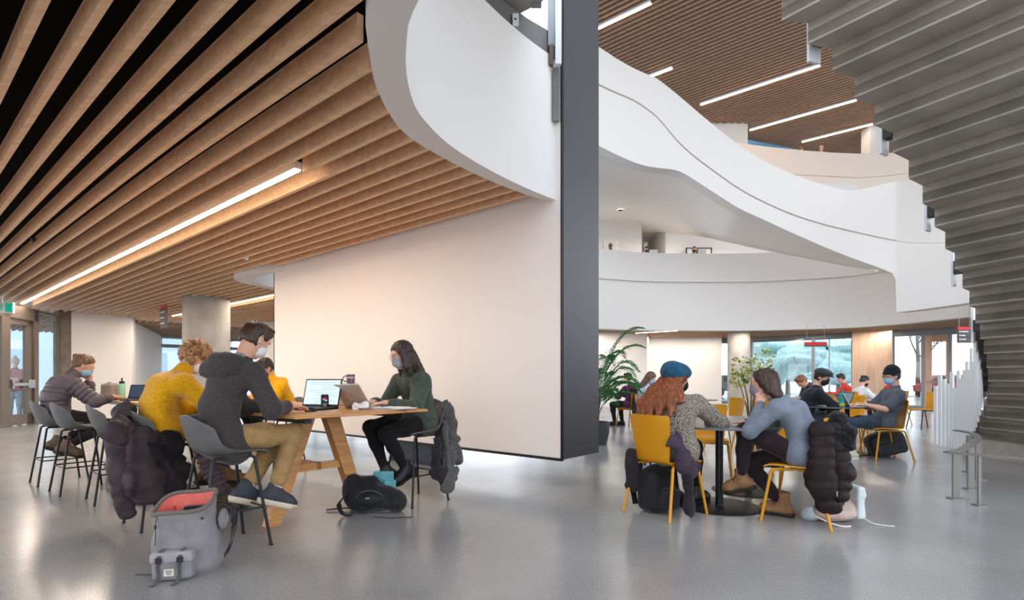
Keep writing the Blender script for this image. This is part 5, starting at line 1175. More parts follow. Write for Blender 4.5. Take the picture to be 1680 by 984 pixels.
# balcony laptops and picture frames
for (px, d, lab) in ((1071, 21.95, 'white laptop lid on the balcony ledge before the dark haired person'), (1150, 21.95, 'grey laptop lid on the balcony ledge before the ginger person')):
    p = WD(px, 412, d); t = thing('laptop', lab, 'laptop', (p[0], p[1], 6.17), 90)
    q = MB(); q.box((0, 0, .008), (.12, .17, .008)); q.build('base', M_alu2, t); q = MB(); q.box((-.125, 0, .13), (.004, .17, .12), [nrm((1, 0, .2)), np.array([0, 1., 0]), nrm((-.2, 0, 1))]); q.build('lid', mat('lid_white', '#dadada', rough=.5), t)
t = thing('balcony_counter', 'white counter along the inside of the curved balcony', 'counter', (6.3, 22.0, 6.08), 0)
q = MB(); q.box((0, .1, .06), (2.6, .28, .02)); q.build('worktop', M_white, t); q = MB(); q.box((0, .33, -.55), (2.5, .03, .6)); q.build('back_panel', M_white, t)
for (x0, y0, x1, y1, d, lab) in ((992, 393, 1013, 416, 23.95, 'small white framed picture on the upper level wall at left'), (1126, 407, 1167, 424, 24.75, 'wide dark framed picture behind the ginger haired person')):
    a, b = WD(x0, y0, d), WD(x1, y1, d); c = (a+b)/2; w_, h_ = abs(b[0]-a[0])/2, abs(a[2]-b[2])/2; t = thing('picture_frame', lab, 'picture', c)
    fm = M_white if x0 < 1000 else M_black; q = MB()
    for s in (-1, 1): q.box((s*w_, 0, 0), (.02, .03, h_+.02)); q.box((0, 0, s*h_), (w_, .03, .02))
    q.build('frame', fm, t); q = MB(); q.box((0, .01, 0), (w_, .01, h_)); q.build('print', mat('print_grey', '#d7d4cf', rough=.6), t)
    q = MB(); q.lathe([(.09, 0), (.06, .12), (.1, .2), (.05, .3)], 10, (-.1*w_, -.0, -.5*h_)); q.build('dark_motif', mat('motif', '#55504c'), t)

# ================================================================== BAGS
M_bgrey = cloth('grey_canvas', '#8c888a', '#7c787a', vs=9, bump=.35, bs=260); M_bblk = cloth('black_nylon', '#1f1f22', '#17171a', vs=10, rough=.6, bump=.3, bs=200); M_salmon = cloth('salmon_lining', '#e0756a', '#d2665c', vs=10); M_strap = cloth('grey_webbing', '#4e5153'); M_oliv = cloth('olive_canvas', '#5d5540', '#4d4634', vs=9)
def rolltop(label, loc, rot):
    t = thing('backpack', label, 'backpack', loc, rot)   # front of the bag = -y
    lean = .0
    def outer(u, v, ins=0.):
        a = 2*PI*v; e = .74; cx, sx = math.cos(a), math.sin(a)
        w = np.interp(u, [0, .12, .5, .8, 1], [.165, .2, .2, .175, .19])-ins; d = np.interp(u, [0, .12, .5, .8, 1], [.10, .135, .125, .105, .12])-ins
        z = u*.46+.05*math.sin(a)*u*u+.012*math.sin(3*a+1)*u+.035*math.cos(a)*u*u
        return (w*math.copysign(abs(cx)**e, cx)+.006*math.sin(9*u+2*a)-.03*u, d*math.copysign(abs(sx)**e, sx)+lean*u+.006*math.sin(7*u-3*a), z+.002)
    q = MB(); q.grid(lambda u, v: outer(u, v), 22, 56, -.006); q.prism([outer(.0, k/40.)[:2] for k in range(40)], .002, .012); q.build('bag_body', M_bgrey, t, smooth='auto')
    q = MB(); q.grid(lambda u, v: outer(.45+.53*u, v, .010), 10, 56, -.003); n = 40; q.prism([outer(.5, k/n, .012)[:2] for k in range(n)], .24, .245); q.build('lining', M_salmon, t, smooth='auto')
    q = MB(); q.tube([np.array(outer(1., k/60.)) for k in range(60)], .0145, 10, closed=True); q.build('rolled_rim', cloth('grey_brown_webbing', '#6e655f'), t, smooth='auto')
    q = MB(); q.box((.03, .07, .36), (.085, .03, .06), bev=.01); q.build('dark_contents', M_bblk, t)
    q = MB(); q.tube([(-.10, .03, .43), (-.11, -.01, .35), (-.10, .0, .28)], .008, 8); q.build('red_strap', mat('strap_red', '#c9252c'), t, smooth=True)
    v, f = sculpt([rbox((-.045, -.155, .09), (.125, .05, .085), .03, None, .02), plane((0, 0, .002), (0, 0, -1))], .007, wob(.004, 24, 3)); po = link('front_pocket', v, f, M_bgrey, t, True)
    v, f = sculpt([rbox((-.045, -.172, .155), (.13, .045, .035), .02, None, .02)], .006, wob(.003, 24, 5)); link('pocket_flap', v, f, cloth('grey_canvas_light', '#9d999a', '#918d8e', vs=9), po, True)
    for x in (-.115, .01):
        q = MB(); flatbar(q, [np.array(p) for p in [(x, -.14, .195), (x, -.19, .188), (x, -.222, .165), (x-.004, -.222, .11), (x-.008, -.212, .05), (x-.015, -.235, .006), (x-.03, -.275, .004)]], .0125, .003); s_ = q.build('strap', M_strap, t)
        q = MB(); q.box((x, -.226, .145), (.019, .006, .016), bev=.003); q.build('buckle', M_dk, s_)
    q = MB(); q.box((-.06, -.2065, .062), (.03, .002, .022)); q.build('label_patch', mat('patch_cream', '#cfcabd', rough=.8), t)
    q = MB()
    for k in range(3): q.box((-.06, -.209, .072-.01*k), (.02-.004*k, .0006, .0022))
    q.build('patch_marks', M_strap, t)
    q = MB(); q.tube([(-.165, -.08, .43), (-.17, -.115, .36), (-.165, -.13, .28), (-.165, -.135, .22)], .0035, 6); c_ = q.build('draw_cord', M_strap, t, smooth=True); q = MB(); q.tube([(-.17, -.118, .345), (-.17, -.122, .32)], .009, 8); q.build('cord_lock', M_dk, c_)
    q = MB(); q.lathe([(.009, 0), (.009, .004), (.004, .006)], 12, (.11, -.105, .37), [np.array([1., 0, 0]), np.array([0, 0, 1.]), np.array([0, -1., 0])]); q.build('snap', M_dk, t)
    for y in (.09, .17):
        q = MB(); flatbar(q, cat_rom([np.array(p) for p in [(.18, y-.02, .42), (.235, y, .38), (.255, y, .28), (.235, y, .15), (.2, y-.01, .06)]], 5), .03, .006); q.build('shoulder_strap', M_bblk, t)
    v, f = sculpt([ell((.205, .03, .33), (.03, .07, .07), None, .02)], .008, wob(.003, 30, 2)); link('side_flap', v, f, M_bgrey, t, True)
    q = MB(); flatbar(q, [np.array(p) for p in [(-.16, -.06, .01), (-.25, -.02, .004), (-.33, .0, .004)]], .009, .0015); q.build('loose_strap', M_strap, t); return t
rolltop('large grey roll top backpack open to its salmon lining, on the floor in front', (-1.935, 3.22, 0), 14).scale = (.86, .86, .9)
def daypack(label, loc, rot, m, w=.16, d=.12, h=.44, tilt=(0, 0, 0), name='backpack', front=None, extra=None):
    t = thing(name, label, 'backpack', loc, rot); t.rotation_euler = (math.radians(tilt[0]), math.radians(tilt[1]), math.radians(rot))
    v, f = sculpt([rbox((0, 0, h*.45), (w, d, h*.45), .07, None, .03), ell((0, 0, h*.8), (w*.92, d*.85, h*.22), None, .04)], .009, wob(.006, 20, 3)); link('bag_body', v, f, m, t, True)
    v, f = sculpt([rbox((0, -d-.012, h*.3), (w*.8, .045, h*.25), .04, None, .02)], .008, wob(.005, 24, 5)); fp = link('front_pocket', v, f, front or m, t, True)
    q = MB(); q.tube([(-w*.7, -d-.05, h*.47), (0, -d-.06, h*.52), (w*.7, -d-.05, h*.47)], .004, 6); q.build('zip', M_strap, fp)
    q = MB(); q.tube([(-.04, d*.8, h*.95), (-.035, d*.8, h*1.04), (.035, d*.8, h*1.04), (.04, d*.8, h*.95)], .009, 8); q.build('top_handle', M_bblk, t, smooth=True)
    for s in (-1, 1):
        q = MB(); flatbar(q, cat_rom([np.array(p) for p in [(s*w*.4, d*.9, h*.92), (s*w*.55, d+.05, h*.8), (s*w*.6, d+.07, h*.5), (s*w*.75, d+.02, h*.12)]], 5), .026, .006); q.build('shoulder_strap', M_bblk, t)
    return t
bk = thing('backpack', 'black backpack slumped against the near table leg, teal lining showing', 'backpack', (-1.20, 4.66, 0), 6)
v, f = sculpt([ell((-.02, 0, .12), (.20, .13, .125), None, .03), cone((-.15, .03, .17), (.17, .0, .10), .115, .085, .05, (0, 1, 0), 1.1), cone((-.17, .05, .22), (-.02, .05, .25), .075, .06, .05), ell((.17, -.02, .08), (.10, .11, .075), None, .05), plane((0, 0, .002), (0, 0, -1))], .008, wob(.012, 17, 3)); link('bag_body', v, f, M_bblk, bk, True)
v, f = sculpt([ell((-.02, -.10, .13), (.13, .05, .085), None, .02), plane((0, 0, .002), (0, 0, -1))], .007, wob(.008, 22, 5)); fp = link('front_pocket', v, f, cloth('black_nylon_gloss', '#1a1a1d', '#131315', vs=10, rough=.45), bk, True)
q = MB(); q.tube(cat_rom([(-.14, -.125, .13), (-.08, -.145, .2), (.02, -.15, .21), (.1, -.13, .16)], 5), .004, 6); q.build('zip', M_strap, fp, smooth=True)
q = MB(); flatbar(q, cat_rom([np.array(p) for p in [(-.22, .0, .25), (-.21, -.01, .31), (-.15, -.02, .325), (-.09, -.02, .29)]], 5), .016, .007); q.build('top_handle', M_bblk, bk, smooth=True)
q = MB(); flatbar(q, cat_rom([np.array(p) for p in [(-.2, -.08, .2), (-.27, -.1, .1), (-.24, -.12, .02), (-.16, -.14, .012)]], 5), .022, .006); q.build('shoulder_strap', M_bblk, bk)
v, f = sculpt([rbox((.07, .10, .26), (.09, .014, .075), .012, None, .02), rbox((.13, .06, .2), (.05, .012, .06), .01, None, .03)], .006, wob(.006, 24, 7)); link('teal_lining', v, f, cloth('teal_nylon', '#6fb0b8', '#5b9aa2', vs=8), bk, True)
q = MB(); q.box((-.03, -.152, .15), (.018, .003, .005)); q.build('label_mark', M_alu, bk)
q = MB(); flatbar(q, [np.array(p) for p in [(-.9+.55, 0, .012), (-.2, .03, .02), (.02, -.02, .03)]], .02, .003); o = q.build('strap_end', M_bblk, None, loc=(-1.27, 4.68, 0)); rel(o, bk) if False else tag(o, 'flat black strap trailing on the floor left of the black backpack', 'strap')
q = MB(); flatbar(q, [np.array(p) for p in [(-.02, 0, .006), (.12, -.03, .004), (.3, .0, .004)]], .008, .0015); o = q.build('strap_end', M_bblk, None, loc=(-1.13, 4.47, 0)); tag(o, 'thin black strap trailing on the floor right of the black backpack', 'strap')
p = W(188, 777, 0); daypack('black backpack half hidden under the bar table behind the empty stools', (p[0], p[1]+.1, .0), 20, M_bblk, w=.16, d=.13, h=.48, tilt=(0, 14, 0))
p = W(372, 836, 0); daypack('olive backpack under the feet of mustard sweater person', (p[0], p[1]+.1, .0), 10, M_oliv, w=.16, d=.13, h=.30)
daypack('black backpack under the mustard chair of the blue beanie person', (1.27, 4.72, .0), 36, M_bblk, w=.15, d=.12, h=.40)
p = W(1468, 750, 0); daypack('dark grey backpack slumped behind the chair of the black beanie man', (p[0]+.02, p[1]+.15, .02), -20, cloth('dark_grey_nylon', '#3b3c3f', '#303134', vs=10, rough=.6), w=.24, d=.16, h=.36, tilt=(0, -16, 0))
# pale bag on the floor behind the long puffer coat
t = thing('tote_bag', 'pale bag with rose flap on the floor under the long puffer coat', 'bag', (2.62, 4.38, 0), 0)
v, f = sculpt([ell((0, 0, .07), (.2, .12, .075), None, .03), ell((.1, 0, .10), (.11, .1, .085), None, .03), plane((0, 0, .001), (0, 0, -1))], .009, wob(.008, 22, 4)); link('bag_body', v, f, cloth('rose_leather', '#c9b3aa', '#b59a90', vs=8, rough=.5), t, True)
v, f = sculpt([rbox((.17, -.03, .16), (.035, .08, .13), .02, None, .02)], .008, wob(.004, 22, 4)); link('side_pouch', v, f, cloth('pale_mint', '#cfd9d8', rough=.5), t, True)
v, f = sculpt([ell((-.2, .0, .05), (.05, .07, .05), None, .02), ell((-.22, -.04, .09), (.03, .04, .04), None, .02)], .006, wob(.014, 40, 9)); link('plastic_wrap', v, f, mat('pale_wrap', '#aebfc6', rough=.3), t, True)
q = MB(); q.tube(cat_rom([(-.2, -.1, .06), (-.14, -.16, .03), (-.06, -.2, .006), (.02, -.2, .005)], 5), .006, 6); q.build('strap', M_paper, t, smooth=True); q = MB(); q.tube(cat_rom([(.18, -.08, .05), (.24, -.15, .01), (.36, -.2, .005)], 5), .004, 6); q.build('strap', M_paper, t, smooth=True)
# strap bag hung on the chair behind
t = thing('shoulder_bag', 'dark bag whose straps cross the mustard chair behind the grey blue top', 'bag', (3.02, 6.15, 0), -155)
for s in (-1, 1): q = MB(); q.tube(cat_rom([(-.235, s*.09, .88), (-.20, s*.1, .70), (-.17, s*.16, .5)], 5), .012, 6); q.build('strap', M_bblk, t, smooth=True)
v, f = sculpt([rbox((-.33, 0, .33), (.06, .16, .17), .05, None, .02)], .01, wob(.006, 20, 3)); link('bag_body', v, f, M_bblk, t, True)
q = MB(); q.tube([(-.29, -.1, .45), (-.28, -.05, .86), (-.25, .0, .885), (-.28, .05, .86), (-.29, .1, .45)], .01, 6); q.build('strap', M_bblk, t, smooth=True)

# ================================================================== COATS ON THE SEATS (local frame of the seat)
def coat(name, label, loc, rot, parts):
    t = thing(name, label, 'coat', loc, rot)
    for pn, prims, h, m, ds in parts: blob(pn, prims, h, m, t, ds)
    return t
M_cbrown = cloth('brown_black_puffer', '#4a4144', '#3b3335', vs=8, rough=.55, bump=.4, bs=50, sheen=0); M_lining = cloth('black_lining', '#2b2629', '#1b171a', vs=9); M_cpuff = cloth('espresso_puffer', '#2d2423', '#211a1a', vs=8, rough=.5, bump=.4, bs=50, sheen=0); M_ctweed = cloth('grey_tweed', '#6f6d6b', '#3f3d3d', vs=150, bump=.8, bs=160, lo=.42, hi=.58); M_cplum = cloth('aubergine_nylon', '#3d3040', '#312634', vs=8, rough=.5); M_fur = cloth('black_fur', '#19181b', '#0d0d0f', vs=140, bump=1., bs=120)
qx = (.10, .006); qy = (.085, .008)
coat('coat', 'dark padded coat draped over the stool of the mustard sweater person', AB(4.92, 1.53), RB, [
    ('collar', [cone((-.37, -.16, .80), (-.27, .02, .915), .04, .045, .05, (.5, 0, .8), 1.7), cone((-.27, .02, .915), (-.26, .15, .86), .045, .04, .05, (1, 0, 0), 1.3), cone((-.37, -.18, .79), (-.30, -.20, .70), .04, .035, .05, (1, 0, 0), 1.8), cone((-.3, -.1, .86), (-.2, -.2, .72), .04, .035, .04, (1, 0, 0), 1.5)], .008, M_cbrown, wob(.02, 24, 3)),
    ('sleeve', [cone((-.35, -.13, .78), (-.34, -.18, .48), .058, .06, .03, (1, 0, 0), 1.25, quilt=qx), cone((-.34, -.18, .48), (-.31, -.20, .22), .058, .05, .03, (1, 0, 0), 1.25, quilt=qx), cone((-.31, -.2, .24), (-.305, -.2, .17), .052, .05, .01, (1, 0, 0), 1.25)], .008, M_cbrown, wob(.009, 20, 4)),
    ('back_panel', [cone((-.28, 0, .84), (-.30, .02, .3), .026, .028, .05, (0, 1, 0), 6.2, quilt=qx), cone((-.19, -.2, .78), (-.17, -.245, .25), .034, .042, .05, (1, 0, 0), 2.5, quilt=qx), cone((-.23, -.19, .5), (-.08, -.25, .2), .03, .03, .06, (1, 0, 0), 2.)], .009, M_cbrown, wob(.012, 18, 5)),
    ('lining', [cone((-.04, -.225, .72), (-.0, -.245, .26), .022, .03, .05, (1, 0, 0), 4.2), cone((-.11, -.24, .62), (.06, -.26, .3), .02, .022, .04), cone((.05, -.24, .64), (-.05, -.262, .28), .018, .022, .03)], .008, M_lining, wob(.016, 34, 6)),
    ('front_panel', [cone((.15, -.235, .70), (.33, -.262, .24), .030, .028, .05, (1, 0, 0), 2.7, quilt=(.046, .014))], .007, cloth('plum_puffer', '#5b4a50', '#4b3c42', vs=8, rough=.5), wob(.007, 20, 7))])
coat('coat', 'grey tweed coat hanging from the stool of the dark green sweatshirt', AB(3.95, 3.33), RB+180, [
    ('outer', [cone((-.26, .02, .93), (-.27, .06, .60), .028, .035, .05, (0, 1, 0), 4.), cone((-.25, .15, .84), (-.29, .21, .40), .034, .042, .05, (1, 0, 0), 1.7), cone((-.28, .2, .45), (-.20, .235, .13), .042, .032, .05, (1, 0, 0), 1.7), cone((-.29, .1, .7), (-.34, .13, .36), .032, .034, .05, (0, 1, 0), 3.)], .008, M_ctweed, wob(.020, 24, 3)),
    ('lining', [cone((-.05, .205, .60), (-.08, .225, .25), .026, .028, .05, (1, 0, 0), 3.), cone((-.1, .22, .3), (-.16, .24, .11), .03, .022, .05, (1, 0, 0), 2.2)], .009, M_lining, wob(.016, 20, 6)),
    ('sleeve', [cone((-.16, .225, .74), (-.18, .26, .30), .030, .026, .03)], .008, M_ctweed, wob(.012, 28, 8)),
    ('hem_fold', [cone((-.25, .25, .28), (-.16, .26, .12), .03, .02, .03, (1, 0, 0), 2.), cone((-.25, .25, .2), (-.3, .24, .3), .025, .02, .03)], .008, M_ctweed, wob(.014, 26, 9))])
coat('coat', 'long espresso brown puffer coat with black fur hood over a mustard chair', (2.36, 4.40, 0), 140.3, [
    ('outer', [cone((-.26, -.02, .80), (-.29, 0, .30), .036, .042, .05, (0, 1, 0), 3.8, quilt=qy), cone((-.18, .18, .79), (-.20, .225, .34), .052, .055, .05, (1, 0, 0), 1.7, quilt=qy), cone((-.20, .215, .40), (-.25, .2, .17), .055, .048, .06, (1, 0, 0), 1.9, quilt=qy), cone((-.29, .02, .40), (-.28, .10, .20), .045, .036, .05, (0, 1, 0), 2.6, quilt=qy)], .008, M_cpuff, wob(.010, 18, 3)),
    ('sleeve', [cone((-.28, .17, .74), (-.34, .19, .46), .052, .05, .03, (1, 0, 0), 1.25, quilt=(.075, .008)), cone((-.34, .19, .46), (-.33, .22, .28), .05, .042, .03, (1, 0, 0), 1.25, quilt=(.075, .008))], .008, M_cpuff, wob(.008, 20, 4)),
    ('fur_hood', [cone((-.24, -.14, .82), (-.28, .08, .83), .048, .055, .05), cone((-.28, .08, .83), (-.37, .16, .75), .058, .05, .05), cone((-.37, .16, .75), (-.37, .2, .64), .045, .03, .03), cone((-.22, .13, .81), (-.31, .2, .72), .042, .036, .04)], .006, M_fur, wob(.010, 70, 9)),
    ('zip_pull', [rbox((-.31, .30, .30), (.006, .004, .022), .003)], .004, M_steel, None)])
coat('jacket', 'aubergine jacket hanging off the chair of the blue beanie person', (1.33, 4.64, 0), 36, [
    ('body_panel', [cone((-.19, -.2, .66), (-.06, -.25, .50), .022, .03, .04, (.7, 0, .7), 3.2), cone((-.06, -.25, .50), (.08, -.235, .38), .028, .034, .04, (.7, 0, .7), 2.4), cone((-.12, -.24, .5), (.02, -.25, .36), .026, .03, .04, (1, 0, 0), 1.6)], .007, M_cplum, wob(.014, 28, 3)),
    ('side_panel', [cone((-.21, .2, .52), (-.18, .225, .22), .016, .024, .04, (1, 0, 0), 3.2), cone((-.27, .18, .45), (-.14, .23, .3), .016, .02, .04), cone((-.1, .21, .42), (-.12, .23, .2), .02, .016, .03)], .007, M_lining, wob(.018, 26, 3)),
    ('sleeve', [cone((-.05, -.255, .42), (-.07, -.285, .06), .036, .036, .03, (1, 0, 0), 1.35)], .008, M_lining, wob(.008, 26, 4))])
coat('coat', 'black coat over the chair of the purple hoodie man', (2.86, 13.0, 0), 128, [('outer', [cone((-.26, 0, .86), (-.28, 0, .18), .05, .05, .05, (0, 1, 0), 4.2), cone((-.25, -.2, .8), (-.2, -.24, .22), .05, .04, .05, (1, 0, 0), 2.)], .016, M_lining, wob(.02, 14, 3)), ('collar', [cone((-.26, -.15, .88), (-.26, .15, .88), .05, .05, .04)], .014, M_lining, wob(.006, 20, 4))])
dup(CH0, (2.86, 13.0, 0), 128, 'mustard chair hidden under the black coat behind the palm')
dup(CH0, (2.78, 11.0, 0), -8, 'chair of the person in pale top by the white wall'); dup(CH0, (8.42, 13.0, 0), 8, 'mustard chair under the person in white top'); dup(CH0, (9.85, 13.8, 0), 176, 'mustard chair under the person in red opposite the white top'); dup(CH0, (9.25, 14.9, 0), 150, 'mustard chair under the person in red who turns away'); dup(CH0, (6.12, 10.7, 0), 178, 'mustard chair under the hunched dark grey person')

# ================================================================== PLANTS
M_leaf = mat('palm_leaf', '#478a3e', rough=.45, col2='#2b6230', vs=6); M_leaf2 = mat('variegated_leaf', '#c3c36a', rough=.45, col2='#5e7c38', vs=9, lo=.4, hi=.55); M_leafY = mat('pale_yellow_leaf', '#d8d08a', rough=.45, col2='#94a04a', vs=9); M_stem = mat('plant_stem', '#6b5a3a', rough=.8); M_pot = mat('dark_pot', '#3a3a3c', rough=.5); M_soil = mat('soil', '#2a211b', rough=1.)
def pot(t, r=.22, h=.4):
    q = MB(); q.lathe([(r*.8, 0), (r, h*.5), (r*1.02, h), (r*.92, h), (r*.9, h*.9)], 28); q.build('pot', M_pot, t, smooth='auto'); q = MB(); q.lathe([(.01, h*.9), (r*.9, h*.9)], 24); q.build('soil', M_soil, t)
def frond(q, base, az, L, rise, droop, rg):
    d = np.array([math.cos(az), math.sin(az), 0]); side = np.array([-d[1], d[0], 0]); path = []
    for k in range(15): s = k/14; path.append(np.array(base)+d*L*(.15*s+.75*s**1.5)+np.array([0, 0, rise*(1-(1-s)**1.7)-droop*s**3]))
    q.tube(path, [.006*(1-.8*k/14) for k in range(15)], 5)
    for k in range(3, 15):
        for rep in (0, .5):
            if k == 14 and rep: continue
            p = path[k]*(1-rep)+path[min(k+1, 14)]*rep; t_ = nrm(path[min(k+1, 14)]-path[k-1]); ll = L*.36*math.sin(PI*(.12+.85*(k+rep)/15))
            for s in (-1, 1):
                dr = nrm(t_*.75+side*s*.8+np.array([0, 0, .15+rg.uniform(-.1, .1)])); e = p+dr*ll+np.array([0, 0, -.25*ll*ll/.2]); mdl = p+dr*ll*.5; wv_ = nrm(np.cross(dr, side*s+np.array([0, 0, .3])))*.011
                q.add([p, mdl+wv_, e, mdl-wv_], [(0, 1, 2, 3)])
def palm(label, loc, n, L, seed, trunk=.35):
    t = thing('potted_palm', label, 'plant', loc, 0); pot(t); rg = random.Random(seed)
    q = MB()
    for k in range(5): q.tube([(.03*math.cos(k*1.3), .03*math.sin(k*1.3), .34), (.05*math.cos(k*1.3), .05*math.sin(k*1.3), .34+trunk)], .012, 6)
    q.build('stems', M_stem, t)
    for k in range(n):
        az = k*2.4+rg.uniform(-.3, .3); q = MB(); f_ = k/n
        frond(q, (.04*math.cos(az), .04*math.sin(az), .36+trunk*rg.uniform(.2, 1)), az, L*rg.uniform(.75, 1.1), rg.uniform(.35, 1.25), rg.uniform(.1, .45), rg); q.build('frond', M_leaf, t, fixn=False)
palm('green potted palm showing its fronds past the edge of the dark panel', (1.50, 9.5, 0), 34, .78, 4, .55)
def leafy(label, loc, clumps, m, seed, n=110, ls=.07):
    t = thing('potted_tree', label, 'plant', loc, 0); pot(t, .2, .35); rg = random.Random(seed)
    q = MB()
    for c, r in clumps: q.tube([(0, 0, .3), (c[0]*.3, c[1]*.3, c[2]*.6), (c[0]*.9, c[1]*.9, c[2]-r*.3)], [.018, .013, .006], 7)
    q.build('stem', M_stem, t)
    for ci, (c, r) in enumerate(clumps):
        q = MB()
        for _ in range(n):
            v = nrm([rg.gauss(0, 1) for _ in range(3)])*r*rg.uniform(.4, 1)**.6; p = np.array(c)+v*np.array([1, 1, 1.1]); d = nrm(v+np.array([rg.gauss(0, .4)*r, rg.gauss(0, .4)*r, -.3*r])); s = nrm(np.cross(d, [rg.gauss(0, 1), rg.gauss(0, 1), 1])); l = ls*rg.uniform(.6, 1.15)
            nn = np.cross(d, s); q.add([p, p+d*l*.5+s*l*.28+nn*.008, p+d*l, p+d*l*.5-s*l*.28+nn*.008], [(0, 1, 2, 3)])
        q.build('foliage', m[ci % len(m)], t, fixn=False)
leafy('pale variegated potted tree behind the person in grey blue top', (4.0, 9.0, 0), [((.20, 0, 1.50), .17), ((.24, .05, 1.28), .15), ((-.16, 0, 1.36), .15), ((-.2, .02, 1.14), .10), ((.05, .05, 1.2), .12)], [M_leafY, M_leafY, M_leaf2, M_leaf2, M_leaf2], 5)

# ================================================================== OUTSIDE
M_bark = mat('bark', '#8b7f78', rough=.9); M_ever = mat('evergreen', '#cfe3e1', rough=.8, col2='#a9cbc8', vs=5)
def bare_tree(label, loc, h, seed):
    t = thing('bare_tree', label, 'tree', loc, 0); rg = random.Random(seed); tr = MB(); br = MB()
    tr.tube([(0, 0, -.1), (.05, 0, h*.3), (0, .05, h*.55)], [.16, .13, .09], 8); tr.build('trunk', M_bark, t, smooth=True)
    def grow(p, d, L, r, n):
        e = p+d*L; br.tube([p, (p+e)/2+np.array([rg.gauss(0, .05) for _ in range(3)])*L, e], [r, r*.8, r*.6], 5)
        if n == 0: return
        for _ in range(3): grow(p+d*L*rg.uniform(.55, 1), nrm(d+np.array([rg.gauss(0, .5), rg.gauss(0, .5), rg.uniform(-.1, .4)])), L*rg.uniform(.6, .8), r*.58, n-1)
    for _ in range(4): grow(np.array([0, 0, h*rg.uniform(.3, .55)]), nrm([rg.gauss(0, .5), rg.gauss(0, .5), .9]), h*.24, .06, 3)
    br.build('branches', M_bark, t)
bare_tree('bare tree outside, seen through the glass left of the far door', (27.6, 36.5, 0), 7.5, 3)
bare_tree('bare tree outside, seen through the glass of the far right door', (32.8, 38.0, 0), 8., 8)
def ever(label, loc, r, h, seed, m):
    t = thing('evergreen_tree', label, 'tree', loc, 0); q = MB(); q.tube([(0, 0, -.1), (0, 0, h*.5)], [.2, .12], 8); q.build('trunk', M_bark, t)
    rg = np.random.RandomState(seed); P = [ell((rg.uniform(-.7, .7)*r, rg.uniform(-.6, .6)*r, h*.3+rg.uniform(0, .6)*h), np.array([.55, .5, .22])*r*rg.uniform(.6, 1), None, .1) for _ in range(16)]
    v, f = sculpt(P, r*.05, wob(r*.07, 9/r, seed)); link('crown', v, f, m, t, True)
ever('blurry teal evergreen outside the window left of the mullion', (21.6, 42., 0), 3.3, 4.3, 3, M_ever)
ever('blurry teal evergreen outside the window right of the mullion', (28.6, 47., 0), 3.4, 4.7, 5, M_ever)
def car(label, loc, rot, col):
    t = thing('parked_car', label, 'car', loc, rot); m = mat('car_paint_'+col[1:], col, rough=.3, coat=.5)
    prof = [(-2.1, .35), (-2.15, .75), (-1.7, .9), (-1.1, 1.42), (.5, 1.45), (1.15, .95), (2.0, .82), (2.1, .4)]
    q = MB(); n = len(prof); q.add([(x, -.85, z) for x, z in prof]+[(x, .85, z) for x, z in prof], [tuple(range(n)), tuple(range(n, 2*n))[::-1]]+[(i, (i+1) % n, n+(i+1) % n, n+i) for i in range(n)]); q.build('bodywork', m, t)
    q = MB(); q.box((-.35, -.86, 1.16), (.62, .01, .17)); q.box((-.35, .86, 1.16), (.62, .01, .17)); q.build('side_window', M_dk, t)
    for x in (-1.3, 1.3):
        for s in (-1, 1): q = MB(); q.lathe([(.1, -.1), (.32, -.1), (.33, 0), (.32, .1), (.1, .1)], 20, (x, s*.8, .32), [np.array([1., 0, 0]), np.array([0, 0, 1.]), np.array([0, 1., 0])]); q.build('wheel', M_black, t)
car('red car parked outside the far right windows', (28.5, 34.6, 0), -35, '#c04a48'); car('pale car parked outside beyond the red one', (35.8, 34.4, 0), -35, '#c9ced2'); car('dark blue car seen in the narrow gap beside the white wall', (14.6, 36.5, 0), 20, '#3c4a5c')
def lamp(label, loc, h):
    t = thing('lamp_post', label, 'lamp post', loc, 0); q = MB(); q.tube([(0, 0, -.1), (0, 0, h)], [.07, .05], 8); q.build('pole', M_plate, t); q = MB(); q.tube([(0, 0, h), (.4, 0, h+.15), (.9, 0, h+.15)], .04, 8); q.box((.95, 0, h+.12), (.25, .1, .05)); q.build('arm', M_plate, t)
lamp('white lamp post outside, right of the window mullion', (21.3, 36., 0), 5.2)
q = MB(); q.box((0, 0, 2.), (3.5, .2, 2.)); 
t = thing('low_building', 'pale building far outside the left windows', 'building', (-34, 38, 0), 40)
q = MB(); q.box((0, 0, 2.2), (12, 4, 2.2)); q.build('wall', mat('pale_facade', '#c3d0da', rough=.8), t); q = MB()
for k in range(9): q.box((-10+2.4*k, -4.02, 2.4), (.8, .03, .7)); 
q.build('windows', mat('facade_glass', '#8fa6b8', rough=.2), t)
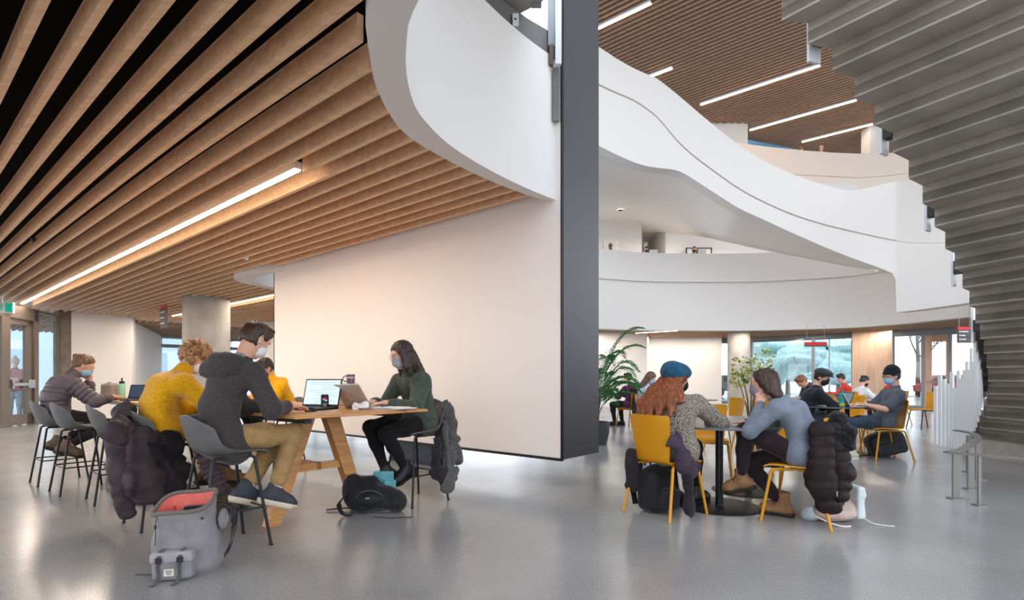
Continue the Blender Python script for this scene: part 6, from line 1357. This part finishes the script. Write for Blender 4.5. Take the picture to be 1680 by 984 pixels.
# ================================================================== LAMPS OF THE BUILDING AND FILL LIGHTS ADDED IN THE FAR ZONES
def area(name, p, sx, sy, power, col=(1, .9, .78), rot=(0, 0, 0)):
    l = bpy.data.lights.new(name, 'AREA'); l.shape = 'RECTANGLE'; l.size = sx; l.size_y = sy; l.energy = power; l.color = col
    o = bpy.data.objects.new(name, l); COL.objects.link(o); o.location = tuple(float(x) for x in p); o.rotation_euler = rot; return o
for a0, a1, bb in ((4.66, 18.35, LB1), (11.15, 18.35, LB2)):
    area('strip_lamp', AB((a0+a1)/2, bb, 3.055), a1-a0, .05, 11*(a1-a0), rot=(0, 0, math.radians(140.3)))
for px, d in ((1010, 21.6), (1090, 24.2), (1160, 24.0)):
    p = WD(px, 0, d); area('wall_washer', (p[0], p[1], 3.05), 1.6, .15, 26)
for px, d in ((1212, 21.4), (1300, 22.4), (1430, 21.), (1260, 17.5)):
    p = WD(px, 0, d); area('soffit_fill', (p[0], p[1], 3.05), 1.8, .1, 40)  # added fill without a fitting, brightens the far ground floor
for px, d, zz in ((1018, 22.5, 7.6), (1100, 23.6, 7.6), (1180, 23.8, 7.2)):
    p = WD(px, 0, d); area('balcony_downlight', (p[0], p[1], zz), .25, .25, 16)
for a, b in ((19., 6.), (17.5, 9.)): area('entry_fill', AB(a, b, 3.0), .6, .6, 22)  # invented fill, no fitting here, lifts the far left end
# ================================================================== WORLD AND CAMERA
w = bpy.data.worlds.new('daylight'); SC.world = w; w.use_nodes = True
nt = w.node_tree; bg = nt.nodes['Background']
tc = nt.nodes.new('ShaderNodeTexCoord'); sp = nt.nodes.new('ShaderNodeSeparateXYZ'); cr = nt.nodes.new('ShaderNodeValToRGB')
nt.links.new(tc.outputs['Generated'], sp.inputs[0]); nt.links.new(sp.outputs['Z'], cr.inputs[0])
cr.color_ramp.elements[0].position = 0.; cr.color_ramp.elements[0].color = (.93, .96, 1, 1)
cr.color_ramp.elements[1].position = .8; cr.color_ramp.elements[1].color = (.74, .85, 1, 1)
nt.links.new(cr.outputs[0], bg.inputs[0]); bg.inputs[1].default_value = WORLD
cam = bpy.data.cameras.new('camera'); co = bpy.data.objects.new('camera', cam); COL.objects.link(co)
co.location = (0, 0, EYE); co.rotation_euler = (PI/2, 0, 0)
cam.sensor_width = 36; cam.lens = 36*F/1680; cam.shift_y = (HY-492)/1680; cam.clip_start = .05; cam.clip_end = 500
SC.camera = co
vs = SC.view_settings; vs.view_transform = 'Standard'; vs.look = 'None'; vs.gamma = 1; vs.use_curve_mapping = False; vs.exposure = EXPO
SC.display_settings.display_device = 'sRGB'
try:
    c = SC.cycles; c.use_denoising = True; c.denoiser = 'OPENIMAGEDENOISE'; c.max_bounces = 10; c.diffuse_bounces = 6; c.glossy_bounces = 4; c.transparent_max_bounces = 16; c.sample_clamp_indirect = 6; c.caustics_reflective = False; c.caustics_refractive = False
except Exception: pass
